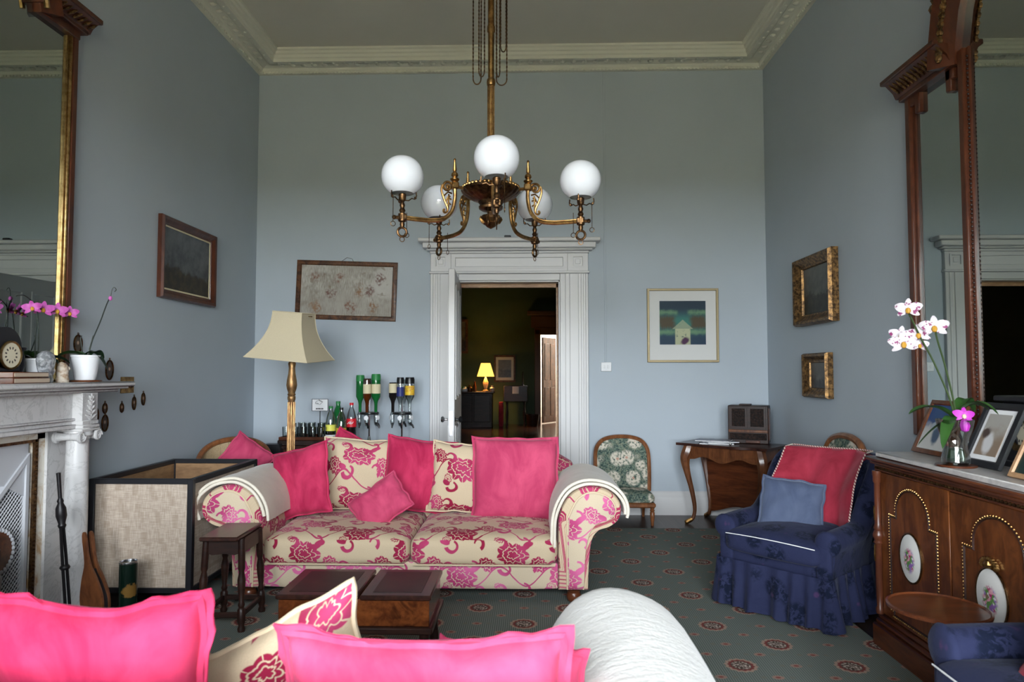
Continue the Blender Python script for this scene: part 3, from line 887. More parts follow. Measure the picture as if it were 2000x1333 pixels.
# ------------------------------------------------------------------ sofa (origin: floor, middle of the front; faces -y)
ARM = [(.868, .20), (.868, .40), (.872, .50), (.900, .575), (.950, .638), (1.02, .672), (1.09, .674), (1.16, .652), (1.215, .605), (1.238, .545),
       (1.222, .485), (1.170, .445), (1.110, .425), (1.068, .375), (1.050, .28), (1.043, .17), (1.040, .075)]
ARMC = catmull([Vector((a, b, 0)) for a, b in ARM], 4)
def arm_mb(s):
    mm = MB()
    body = [(p[0], p[1]) for p in ARMC] + [(.868, .075)]
    cx, cz = 1.0, .4
    def ring(y, k, inset):
        out = []
        for x, z in body:
            out.append((s * (x + (cx - x) * inset), y, z + (cz - z) * inset * .8))
        return out
    ys = [(-.005, .05), (.006, .015), (.03, 0), (.20, 0), (.40, 0), (.60, 0), (.80, 0), (.92, .0), (.96, .03)]
    rings = [ring(y, 0, i) for y, i in ys]
    n = len(body)
    L = [0]
    for i in range(1, n): L.append(L[-1] + math.hypot(body[i][0] - body[i - 1][0], body[i][1] - body[i - 1][1]))
    vs = [p for r in rings for p in r]; uvs = [(y, l) for y, _ in ys for l in L]
    fs = []
    for i in range(len(ys) - 1):
        for j in range(n):
            k = (j + 1) % n
            fs.append((i * n + j, i * n + k, (i + 1) * n + k, (i + 1) * n + j))
    mm.add(vs, fs, uvs)
    for i, sg in ((0, 1), (len(ys) - 1, -1)):
        ce = len(mm.v)
        f = tuple(i * n + j for j in range(n))
        mm.f.append(f); mm.mi.append(0)
    return mm
PANEL = [(.920, .085), (.920, .44), (.935, .515), (.985, .605), (1.055, .640), (1.12, .632), (1.175, .600), (1.200, .545), (1.185, .505),
         (1.135, .475), (1.085, .460), (1.045, .40), (1.020, .28), (1.012, .085)]
def make_sofa(label):
    r = thing('sofa', label, 'sofa', (0, 0, 0), 0, 'pink floral sofas')
    mm = MB().rbox(1.75, .84, .17, .03, 8, (0, .445, .148)); build('base', mm, FLORAL_SHEEN, r, uv='box', weld=True)
    for s in (-1, 1):
        a = build('arm', arm_mb(s), FLORAL, r, uv='vert', ang=50)
        # upholstered scroll facing on the arm front with piping round it
        P = catmull([Vector((x * s, z, 0)) for x, z in PANEL], 3, closed=False)
        poly = [(p[0], p[1]) for p in P]
        mm = MB()
        n = len(poly); cx = sum(p[0] for p in poly) / n; cz = sum(p[1] for p in poly) / n
        rings = []
        for k, (d, y) in enumerate(((1.0, -.004), (.985, -.014), (.93, -.022), (.6, -.026))):
            rings.append([(cx + (x - cx) * d if k < 3 else x, y, cz + (z - cz) * d) for x, z in poly])
        rings[3] = [((x + p[0]) / 2, -.026, (z + p[1]) / 2) for (x, z), p in zip(poly, [(1.02 * s if zz > .5 else .967 * s, zz) for xx, zz in poly])]
        vs = [p for q in rings[:3] for p in q]
        fs = [(i * n + j, i * n + (j + 1) % n, (i + 1) * n + (j + 1) % n, (i + 1) * n + j) for i in range(2) for j in range(n)]
        fs.append(tuple(2 * n + j for j in range(n)))
        mm.add(vs, fs)
        f = build('arm_facing', mm, FLORAL_SHEEN, a, uv='box', ang=60)
        build('piping', MB().tube([(x, -.008, z) for x, z in poly], .006, 6), PIPE, a)
    # back with a gently rounded top
    def dback(p):
        p = p.copy(); p.y += (p.z + .35) * .16
        if p.z > .1: p.z -= .06 * max(0, abs(p.x) - .75) ** 2 / .08
        return p
    mm = MB().rbox(2.06, .24, .70, .10, 12, (0, .80, .43), dback); build('back', mm, FLORAL, r, uv='box', weld=True)
    for s, sd in ((-1, 0), (1, 5)):
        def dseat(p, s=s, sd=sd):
            p = p.copy(); u = p.x / .434; v = p.y / .39
            cr = max(0, 1 - abs(u) ** 3) * max(0, 1 - abs(v) ** 3)
            p.z += (.034 if p.z > 0 else 0) * cr + .006 * nz(p.x + sd, p.y, p.z, 5)
            if p.y < 0: p.y -= .014 * (1 - abs(u) ** 4)
            return p
        mm = MB().rbox(.862, .80, .165, .055, 14, (s * .434, .375, .297), dseat)
        c = build('seat_cushion', mm, FLORAL, r, uv='box', weld=True, ang=60)
        e = [(s * .434 + x, y, z) for x, y, z in ([(-.41, -.022, .222), (.41, -.022, .222)])]
        build('piping', MB().tube(e, .005, 6), PIPE, c)
    for x in (-.96, .96):
        for y in (.05, .88):
            build('foot', MB().lathe([(.028, 0), (.040, .012), (.045, .035), (.036, .055), (.042, .072), (0, .074)], (x, y, 0), 14), W_MAHOG, r)
    return r
sofa1 = make_sofa('pink and cream floral sofa facing us with seven cushions')
sofa1.location = (-.705, 4.02, .012)
S2 = (-.815, 2.06, .012)
sofa2 = dup(sofa1, S2, PI, 'pink and cream floral sofa in the foreground seen over its back')

# throws: folded blankets that follow the arm
def throw(name, label, m, arm_lo, arm_hi, y0, y1, sofa, s, layers=2, front=False, seed=0, thick=.012):
    """cloth over one arm; arm_lo/hi: range along the arm outline 0..1"""
    pts = [Vector((p[0], p[1])) for p in ARMC]
    n = len(pts)
    def outline(t, o):
        x = t * (n - 1); i = max(0, min(n - 2, int(x))); f = x - i
        p = pts[i].lerp(pts[i + 1], f)
        a = pts[max(0, i - 1)]; b = pts[min(n - 1, i + 2)]
        d = (b - a).normalized(); nn = Vector((-d.y, d.x))
        return p + nn * o
    o = thing(name, label, 'throw', (0, 0, 0), 0, 'wool throws on the sofa arms')
    rz = sofa.rotation_euler.z
    o.location = sofa.location; o.rotation_euler = sofa.rotation_euler
    for L in range(layers):
        mm = MB()
        ins = .012 * L
        lo = arm_lo + .02 * (layers - 1 - L); hi = arm_hi - .014 * (layers - 1 - L)
        def f(u, v, top):
            t = lo + (hi - lo) * u
            off = .012 + thick * 1.6 * L + (thick if top else 0)
            off += .006 * nz(u * 5 + seed, v * 3, L + seed, 1.1) * (1 if top else .3)
            # cloth hangs free past the widest point of the roll
            p = outline(min(t, .62), off)
            if t > .62:
                p = p + Vector((.35 * (t - .62), -(t - .62) * 1.55))
            ya, yb = y0 + ins, y1 - ins
            y = ya + (yb - ya) * v + .012 * nz(u * 3 + seed, L, 2, 1.3)
            if front and v < .25:
                q = (.25 - v) / .25
                p = p + Vector(((1.06 - p.x) * .34 * q ** 2.0, -.03 * q * q))
                y = y0 + (.25 * (yb - ya)) * (1 - q) ** 1.0 - .02 * math.sin(q * PI / 2)
                p.y -= .14 * q ** 4
            return (p.x * s, y, p.y)
        nu, nv = 34, 16
        mm.grid(lambda u, v: f(u, v, True), nu, nv); mm.grid(lambda u, v: f(u, v, False), nu, nv)
        for e in (0, 1):
            mm.grid(lambda u, v: f(u, e, v > .5), nu, 1); mm.grid(lambda u, v: f(e, u, v > .5), nv, 1)
        build('fold', mm, m, o, weld=True, ang=60)
        # rolled hem along the front edge
        build('hem', MB().tube([tuple(Vector(f(i / 40, 0, True)) * .5 + Vector(f(i / 40, 0, False)) * .5) for i in range(41)], thick * .75, 8), THROW if m is not THROWW else THROWW, o)
    return o
throw('wool_throw', 'taupe wool throw folded over the left arm of the far sofa', TAUPE, .10, .64, -.02, .62, sofa1, -1, 2, seed=1)
throw('wool_throw', 'taupe wool throw folded over the right arm of the far sofa', TAUPE, .02, .60, -.02, .66, sofa1, 1, 2, seed=4)
throw('wool_throw', 'thick white wool throw covering the near sofa arm', THROWW, .10, .86, -.15, .86, sofa2, -1, 1, front=True, seed=8, thick=.02)

G1 = 'cushions on the far sofa'
R_ = math.radians
def cush1(label, m, size, px, z, y, rot, seed, pipe=None, **k):
    return cushion('scatter_cushion', label, m, size, ((px - 1035) * y / 1333 + 0, y, z), rot, G1, seed, pipe, **k)
cush1('deep pink velvet cushion leaning on the left arm of the far sofa', V_PINK, (.42, .46, .15), 588, .635, 4.46, (R_(-16), R_(-15), R_(-14)), 1, wr=.016)
cush1('floral cushion between two pink ones, left half of the far sofa', FLORAL, (.56, .50, .15), 706, .650, 4.70, (R_(-15), R_(3), R_(4)), 2, PIPE)
cush1('pink velvet cushion in the middle of the far sofa', V_PINK, (.48, .50, .15), 818, .655, 4.66, (R_(-14), R_(7), R_(6)), 3, wr=.016)
cush1('floral cushion half hidden behind the large pink cushion', FLORAL, (.46, .47, .13), 906, .645, 4.60, (R_(-14), R_(3), R_(-4)), 4, PIPE)
cush1('large square bright pink cushion at the right of the far sofa', V_PINKL, (.56, .53, .16), 1007, .652, 4.52, (R_(-13), R_(1), R_(2)), 5, wr=.010, pinch=.03, flange=.012)
cush1('small pale pink cushion lying askew on the sofa seat', V_PINKL, (.36, .27, .11), 744, .515, 4.36, (R_(-30), R_(-36), R_(6)), 6, pinch=.05)
cush1('pink cushion tip showing behind the left floral cushion', V_PINK, (.44, .44, .10), 690, .668, 4.88, (R_(-10), R_(24), 0), 7)

G2 = 'cushions on the near sofa'
def cush2(label, m, size, loc, rot, seed, pipe=None, **k):
    return cushion('scatter_cushion', label, m, size, loc, rot, G2, seed, pipe, **k)
cush2('big hot pink velvet cushion at the lower left of the picture', V_PINK, (.43, .46, .16), (-.882, 1.42, .682), (R_(13), R_(0), R_(3)), 11, flange=.022, wr=.018, pr=.010, pinch=.04, sag=.028)
cush2('pink velvet cushion barely entering the picture at its left edge', V_PINK, (.42, .46, .15), (-1.335, 1.46, .672), (R_(13), R_(0), R_(-2)), 15, flange=.022, pr=.010, pinch=.04)
cush2('floral cushion slumped sideways behind the wide pink cushion', FLORAL, (.45, .44, .15), (-.595, 1.66, .545), (R_(14), R_(-3), R_(-8)), 12, PIPE, shear=.50, pinch=.03)
cush2('wide pink velvet cushion in the middle of the foreground', V_PINKL, (.55, .44, .17), (-.207, 1.40, .628), (R_(13), R_(-1.5), R_(-3)), 13, flange=.022, wr=.020, pr=.010, pinch=.04, sag=.02)
cush2('pink cushion corner between the wide pink cushion and white throw', V_PINKL, (.30, .40, .12), (-.038, 1.55, .562), (R_(14), R_(3), R_(-6)), 14, flange=.014)
# ------------------------------------------------------------------ chandelier
CH = (-.190, 3.30, 2.06)
ch = thing('chandelier', 'five-armed brass gasolier with white globe shades hanging from the ceiling', 'chandelier', CH)
Z = lambda z: z - CH[2]
mm = MB()
prof = [(.014, Z(2.34)), (.016, Z(2.42)), (.013, Z(2.44)), (.013, Z(2.76)), (.020, Z(2.765)), (.022, Z(2.78)), (.020, Z(2.795)), (.015, Z(2.80)), (.015, Z(3.03)),
        (.020, Z(3.035)), (.020, Z(3.06)), (.016, Z(3.07)), (.017, Z(4.40)), (.10, Z(4.42)), (.12, Z(4.449))]
mm.lathe(prof, seg=16)
for k in range(6):
    a = k * PI / 3
    mm.tube([(.014 * math.cos(a), .014 * math.sin(a), Z(2.42)), (.014 * math.cos(a), .014 * math.sin(a), Z(2.76))], .004, 5)
build('stem', mm, BRASS, ch)
mm = MB()
for k in range(8):
    a = k * PI / 4
    mm.tube([(.012 * math.cos(a), .012 * math.sin(a), Z(2.325)), (.019 * math.cos(a), .019 * math.sin(a), Z(2.345)), (.021 * math.cos(a), .021 * math.sin(a), Z(2.365)), (.027 * math.cos(a), .027 * math.sin(a), Z(2.378))], [.007, .008, .006, .002], 6)
mm.lathe([(.012, Z(2.20)), (.022, Z(2.25)), (.026, Z(2.30)), (.018, Z(2.33))], seg=14)
build('leaf_collar', mm, BRASS, ch)
# gadrooned dish and drum
mm = MB()
seg = 48; pr = [(.045, 2.262), (.075, 2.268), (.115, 2.262), (.140, 2.246), (.142, 2.234), (.125, 2.215), (.09, 2.195), (.062, 2.185), (.055, 2.17)]
def dish(u, v):
    i = v * (len(pr) - 1); j = min(int(i), len(pr) - 2); f = i - j
    r = pr[j][0] * (1 - f) + pr[j + 1][0] * f; z = pr[j][1] * (1 - f) + pr[j + 1][1] * f
    a = u * 2 * PI
    rr = r * (1 + (.035 * abs(math.sin(a * 12)) if .3 < v < .95 else 0))
    return (rr * math.cos(a), rr * math.sin(a), Z(z))
mm.grid(dish, 96, 24, cu=True)
build('dish', mm, BRASS_D, ch)
mm = MB()
for k in range(40):
    a = k * 2 * PI / 40; mm.ball((.136 * math.cos(a), .136 * math.sin(a), Z(2.252)), .0085, 6)
build('beaded_rim', mm, BRASS, ch)
mm = MB().lathe([(.045, Z(2.262)), (.053, Z(2.24)), (.050, Z(2.20)), (.052, Z(2.165)), (.060, Z(2.16)), (.058, Z(2.148)), (.045, Z(2.14)), (.020, Z(2.135)), (.016, Z(2.125)),
                 (.045, Z(2.115)), (.048, Z(2.100)), (.034, Z(2.080)), (.040, Z(2.076)), (.028, Z(2.068)), (.020, Z(2.060)), (0, Z(2.050))], seg=20)
build('drum', mm, BRASS_D, ch)
mm = MB()
for k in range(6):
    a = k * PI / 3 + .3
    c, s_ = math.cos(a), math.sin(a)
    mm.tube([(.015 * c, .015 * s_, Z(2.075)), (.040 * c, .040 * s_, Z(2.085)), (.052 * c, .052 * s_, Z(2.10)), (.050 * c, .050 * s_, Z(2.112))], [.010, .011, .008, .003], 6)
build('acanthus_drop', mm, BRASS, ch)
# one arm, built along +x, then copied round
def spiral(cx, cz, r0, r1, a0, a1, n=22):
    return [(cx + (r0 + (r1 - r0) * i / n) * math.cos(a0 + (a1 - a0) * i / n), 0, cz + (r0 + (r1 - r0) * i / n) * math.sin(a0 + (a1 - a0) * i / n)) for i in range(n + 1)]
RA = .44
def make_arm():
    P = []
    mm = MB()
    path = catmull([(.185, 0, Z(2.235)), (.185, 0, Z(2.18)), (.200, 0, Z(2.12)), (.240, 0, Z(2.078)), (.300, 0, Z(2.065)), (.360, 0, Z(2.064)), (.425, 0, Z(2.066))], 5)
    mm.tube(path, .0095, 8)
    mm.tube([(p[0], p[1], p[2] + .008) for p in path[4:]], .005, 6)
    mm.tube([(.12, 0, Z(2.235)), (.185, 0, Z(2.24))], .008, 6)
    P.append(('arm', mm, BRASS, None))
    mm = MB().box(.168, .204, -.018, .018, Z(2.228), Z(2.262), .005)
    mm.lathe([(.010, Z(2.26)), (.022, Z(2.272)), (.022, Z(2.277)), (.010, Z(2.283)), (.017, Z(2.294)), (.015, Z(2.304)), (.006, Z(2.312)), (.010, Z(2.318)), (.0045, Z(2.365)), (.007, Z(2.370)), (.004, Z(2.376)), (0, Z(2.377))], (.186, 0, 0), 14)
    P.append(('finial', mm, BRASS, 0))
    mm = MB()
    mm.tube(spiral(.222, Z(2.235), .026, .004, 2.6, -6.5, 34), [.0065] * 20 + [.0065 - .0002 * i for i in range(15)], 7)
    mm.tube(catmull([(.247, 0, Z(2.243)), (.252, 0, Z(2.215)), (.238, 0, Z(2.17)), (.222, 0, Z(2.135)), (.224, 0, Z(2.115)), (.236, 0, Z(2.110)), (.242, 0, Z(2.119)), (.236, 0, Z(2.126))], 4), .0055, 7)
    for a, b in (((.200, 2.205), (.240, 2.19)), ((.203, 2.175), (.232, 2.165)), ((.205, 2.15), (.226, 2.145)), ((.215, 2.20), (.218, 2.13)), ((.208, 2.19), (.232, 2.16))):
        mm.tube([(a[0], 0, Z(a[1])), ((a[0] + b[0]) / 2, .004, Z((a[1] + b[1]) / 2 + .012)), (b[0], 0, Z(b[1]))], .0042, 6)
    mm.ball((.222, 0, Z(2.235)), .009, 8)
    P.append(('scroll_bracket', mm, BRASS, 0))
    mm = MB()
    mm.lathe([(.008, Z(2.02)), (.012, Z(2.035)), (.010, Z(2.045)), (.019, Z(2.05)), (.019, Z(2.085)), (.010, Z(2.09)), (.015, Z(2.10)), (.009, Z(2.112)), (.013, Z(2.125)), (.008, Z(2.14)), (.016, Z(2.150)), (.018, Z(2.175)), (.013, Z(2.180))], (RA, 0, 0), 12)
    mm.tube([(RA, 0, Z(2.066)), (RA + .035, 0, Z(2.066))], .008, 8); mm.ball((RA + .038, 0, Z(2.066)), .011, 8)
    mm.box(RA - .018, RA + .018, -.018, .018, Z(2.054), Z(2.082), .004)
    P.append(('gas_tap', mm, BRASS_D, 0))
    mm = MB()
    for k in range(3):
        a = k * 2 * PI / 3 + .5
        mm.tube([(RA + r * math.cos(a), r * math.sin(a), Z(z)) for r, z in ((.010, 2.148), (.03, 2.145), (.045, 2.155), (.060, 2.150), (.068, 2.165), (.066, 2.182))], .003, 5)
        mm.ball((RA + .062 * math.cos(a), .062 * math.sin(a), Z(2.157)), .007, 6)
    P.append(('gallery', mm, BRASS_D, 0))
    # opal globe, open below
    pr = []
    for i in range(15):
        t = PI * (.035 + .80 * i / 14)
        pr.append((.098 * math.sin(t) ** .92, Z(2.262) + .094 * math.cos(t)))
    mm = MB().lathe(pr[::-1] + [(.02, Z(2.262) + .0935)], (RA, 0, 0), 32, cap=False)
    P.append(('globe_shade', mm, OPAL, 0))
    def ringm(cx, cz, R, r, ax):
        return [(cx + (R * math.cos(t) if ax == 'y' else 0), (R * math.cos(t) if ax == 'x' else 0), cz + R * math.sin(t)) for t in [2 * PI * i / 18 for i in range(18)]]
    mm = MB().tube(ringm(RA, Z(2.000), .021, 0, 'y'), .006, 8, closed=True)
    mm.tube(ringm(RA, Z(1.966), .011, 0, 'y'), .002, 6, closed=True)
    P.append(('pull_ring', mm, BRASS_D, 0))
    for k, (dx, dy, zt, zb) in enumerate(((.05, .03, 2.15, 2.04), (-.03, -.035, 2.10, 2.005))):
        mm = MB().tube([(RA + dx, dy, Z(zt)), (RA + dx, dy, Z(zb))], .0016, 5)
        mm.tube([(RA + dx + .011 * math.cos(t), dy, Z(zb) - .011 + .011 * math.sin(t)) for t in [2 * PI * i / 14 for i in range(14)]], .0018, 5, closed=True)
        P.append(('tap_chain', mm, BRASS_D, 0))
    return P
AP = make_arm(); proto = {}
for k in range(5):
    ang = -PI / 2 + R_(6.5) + k * 2 * PI / 5
    root = None
    for i, (nm, mb_, m_, par) in enumerate(AP):
        if k == 0:
            o = build(nm, mb_, m_, ch if par is None else root); proto[i] = o
        else:
            o = proto[i].copy(); COL.objects.link(o); o.parent = ch if par is None else root
        if par is None: root = o; o.rotation_euler = (0, 0, ang)
# looped chains at the top of the stem
for i, (x, w, zb, y) in enumerate(((-.070, .020, 2.775, .01), (-.045, .014, 2.80, -.02), (.052, .026, 2.765, .0), (.060, .014, 2.94, .015), (.036, .008, 2.80, -.015))):
    mm = MB(); pts = []
    for j in range(40): pts.append((x - w, y, Z(4.0) - (4.0 - zb - .03) * j / 40))
    for j in range(9): a = PI + PI * j / 8; pts.append((x + w * math.cos(a), y, Z(zb + .03) + .03 * math.sin(a)))
    for j in range(40): pts.append((x + w, y, Z(zb + .03) + (4.0 - zb - .03) * j / 39))
    # fine rope of links
    dense = []
    for a, b in zip(pts, pts[1:]):
        for q in range(3): dense.append(tuple(Vector(a).lerp(Vector(b), q / 3)))
    mm.tube(dense, [.0042 if q % 2 else .0022 for q in range(len(dense))], 5)
    build('chain', mm, BRASS_D, ch)

# ------------------------------------------------------------------ standard lamp
lp = thing('floor_lamp', 'gilt floor lamp with square bell-shaped cream shade behind the sofa', 'lamp', (-1.862, 5.3, 0))
build('base', MB().lathe([(.17, 0), (.175, .02), (.14, .045), (.06, .07), (.035, .10)], seg=28), GILT_L, lp)
prf = [(.030, .10), (.026, .40), (.027, .80), (.026, 1.13), (.030, 1.140), (.031, 1.16), (.026, 1.168), (.032, 1.178), (.025, 1.19), (.036, 1.222), (.041, 1.25), (.037, 1.29), (.028, 1.34), (.024, 1.385), (.030, 1.42), (.020, 1.44), (.012, 1.50), (.012, 1.66)]
build('column', MB().lathe(prf, seg=20), GILT_L, lp)
mm = MB()
for k in range(10):
    a = 2 * PI * k / 10
    mm.tube([(.027 * math.cos(a), .027 * math.sin(a), .35), (.0265 * math.cos(a), .0265 * math.sin(a), 1.12)], .005, 5)
build('reeding', mm, GILT_L, lp)
sm = Matrix.Translation((-.01, 0, 1.46)) @ Matrix.Rotation(R_(4), 4, 'X') @ Matrix.Rotation(R_(5), 4, 'Y') @ Matrix.Rotation(R_(-7), 4, 'Z')
def shade_pt(u, v, o):
    hw = (.118 + (.252 - .118) * ((1 - v) ** 2.1)) + o       # flared sides
    t = u * 4; i = int(t) % 4; f = t - int(t)
    c = [(-1, -1), (1, -1), (1, 1), (-1, 1)]
    a, b = c[i], c[(i + 1) % 4]
    x = a[0] + (b[0] - a[0]) * f; y = a[1] + (b[1] - a[1]) * f
    return (x * hw, y * hw, .36 * v)
mm = MB(); mm.grid(lambda u, v: shade_pt(u, v, 0), 32, 12, cu=True, M=sm); mm.grid(lambda u, v: shade_pt(u, v, -.004), 32, 12, cu=True, M=sm)
sh = build('shade', mm, SHADE, lp, ang=30)
mm = MB()
for v in (0, 1): mm.tube([tuple(sm @ Vector(shade_pt(i / 32, v, .001))) for i in range(32)], .004, 6, closed=True)
for k in range(4): mm.tube([tuple(sm @ Vector(shade_pt(k / 4, j / 12, .001))) for j in range(13)], .003, 5)
build('trim_braid', mm, SHADE, sh)
build('carrier', MB().tube([tuple(sm @ Vector((-.15, 0, .34))), tuple(sm @ Vector((.15, 0, .34)))], .003, 5), BRASS, lp)

# ------------------------------------------------------------------ pictures and wall things
def framed(name, label, cat, w, h, prof, fm, pm, loc, rot, mount=None, group=None, bow=.0):
    """picture in local xz plane facing -y, centre at origin; prof (in, depth)"""
    o = thing(name, label, cat, loc, 0, group); o.rotation_euler = rot
    c = [(-w / 2, -h / 2), (w / 2, -h / 2), (w / 2, h / 2), (-w / 2, h / 2)]
    iw = max(p[0] for p in prof)
    build('frame', MB().sweep_rect(c, [(-a, -d) for a, d in prof]), fm, o, ang=25)
    x, z = w / 2 - iw + .003, h / 2 - iw + .003
    if mount:
        build('mount', MB().box(-x, x, -.008, -.004, -z, z), MATB, o, smooth=False)
        mw, mh, mz = mount
        build('picture', MB().box(-mw / 2, mw / 2, -.0095, -.008, mz - mh / 2, mz + mh / 2), pm, o, smooth=False)
    else:
        build('picture', MB().box(-x, x, -.010, -.004, -z, z), pm, o, smooth=False)
    return o
needle_o = framed('framed_embroidery', 'dark wooden frame holding faded floral embroidery, hung slightly crooked', 'picture', .985, .575, [(0, .0), (0, .022), (.012, .026), (.035, .024), (.045, .014), (.045, 0)], W_FRAME, NEEDLE,
       (-1.787, YB - .004, 2.147), (0, R_(1.9), 0))
build('hanging_wire', MB().tube([(-.06, -.004, .288), (-.01, -.006, .325), (.04, -.006, .315), (.055, -.004, .29)], .002, 5), STEEL, needle_o)
framed('art_print', 'abstract teal print with pale house shape in a slim gold frame', 'picture', .68, .71, [(0, 0), (0, .025), (.004, .028), (.018, .028), (.022, .02), (.022, 0)], GILT_P, ARTM,
       (1.466, YB - .004, 1.802), (0, 0, 0), mount=(.44, .42, .025))
FR_O = [(0, 0), (0, .030), (.010, .045), (.030, .040), (.050, .022), (.062, .020), (.066, .012), (.066, 0)]
pl1 = framed('landscape_painting', 'large stormy landscape painting in a gilt wood frame on the left wall', 'picture', .845, .605, FR_O, W_MIR, PAINT1,
       (XL + .004, 5.235, 2.197), (0, 0, PI / 2))
build('gilt_slip', MB().sweep_rect([(-.358, -.238), (.358, -.238), (.358, .238), (-.358, .238)], [(0, -.010), (0, -.014), (-.012, -.014), (-.012, -.010)]), CREAMP, pl1)
FR_D = [(0, 0), (0, .05), (.012, .075), (.030, .070), (.055, .045), (.075, .030), (.085, .028), (.09, .014), (.09, 0)]
framed('small_landscape', 'small dark woodland painting in a deep gilt frame, upper of two on the right wall', 'picture', .70, .55, FR_D, GILT_D, PAINT2, (XR - .004, 5.40, 2.005), (0, 0, -PI / 2))
framed('small_seascape', 'little brown painting in a gilt frame, lower of two on the right wall', 'picture', .455, .35, [(a * .85, d * .8) for a, d in FR_D], GILT_D, PAINT3, (XR - .004, 5.40, 1.327), (0, 0, -PI / 2))
# oval miniatures on the left wall
MINI = [(4.285, 1.366, .036, .060, 'largest oval miniature, hung just right of the white orchid pot'), (4.249, 1.124, .020, .030, 'small oval miniature above a larger one below the mantel end'),
        (4.154, 1.082, .030, .052, 'oval miniature half hidden behind the marble column'), (4.253, 1.031, .030, .050, 'lowest oval miniature on the left wall'),
        (4.427, 1.118, .016, .028, 'tiny oval miniature below the brass switch plate'), (4.565, 1.142, .018, .042, 'narrow oval miniature second from the right'),
        (4.674, 1.166, .018, .040, 'rightmost oval miniature in the group beside the fireplace'), (3.975, 1.52, .034, .050, 'oval miniature beside the gilt mirror above the orchid pot')]
for y, z, a, b, lab in MINI:
    o = thing('oval_miniature', lab, 'miniature', (XL, y, z), 0, 'oval miniatures by the fireplace')
    M = Matrix.Rotation(PI / 2, 4, 'Y')
    build('frame', MB().tube([(.007, a * math.cos(t), b * math.sin(t)) for t in [2 * PI * i / 24 for i in range(24)]], .0055, 6, closed=True), BRASS_D, o)
    build('portrait', MB().prism([(a * math.cos(2 * PI * i / 20), b * math.sin(2 * PI * i / 20)) for i in range(20)], 0.0, .006, 'x'), MINIP, o)
    build('loop', MB().tube([(.006, .006 * math.cos(t), b + .010 + .006 * math.sin(t)) for t in [2 * PI * i / 10 for i in range(10)]], .002, 5, closed=True), BRASS_D, o)
o = thing('switch_plate', 'brass light switch plate at the end of the mantelpiece', 'switch', (XL, 4.487, 1.267))
build('plate', MB().box(0, .006, -.074, .074, -.054, .054, .002), BRASS, o)
for k in range(3): build('toggle', MB().lathe([(.006, 0), (.006, .006), (.003, .016), (0, .017)], seg=8, M=Matrix.Translation((.006, -.04 + .04 * k, -.012)) @ Matrix.Rotation(PI / 2, 4, 'Y')), BRASS_D, o)
o = thing('switch_box', 'white light switch fed by a surface cable beside the door', 'switch', (.731, YB, 1.404))
build('box', MB().box(-.05, .05, -.028, 0, -.044, .044, .004), PLASTICW, o)
for k in (-1, 1): build('rocker', MB().box(k * .018 - .008, k * .018 + .008, -.032, -.028, -.014, .014, .002), PLASTICW, o)
build('cable_cover', MB().box(-.013, .007, -.008, 0, .044, 2.895, .002), WALL, o)
o = tag(build('sensor_box', MB().box(-.245, -.18, YB - .12, YB - .06, 2.639, 2.664, .006), BLACKP), 'small black gadget sitting on top of the doorcase', 'gadget')
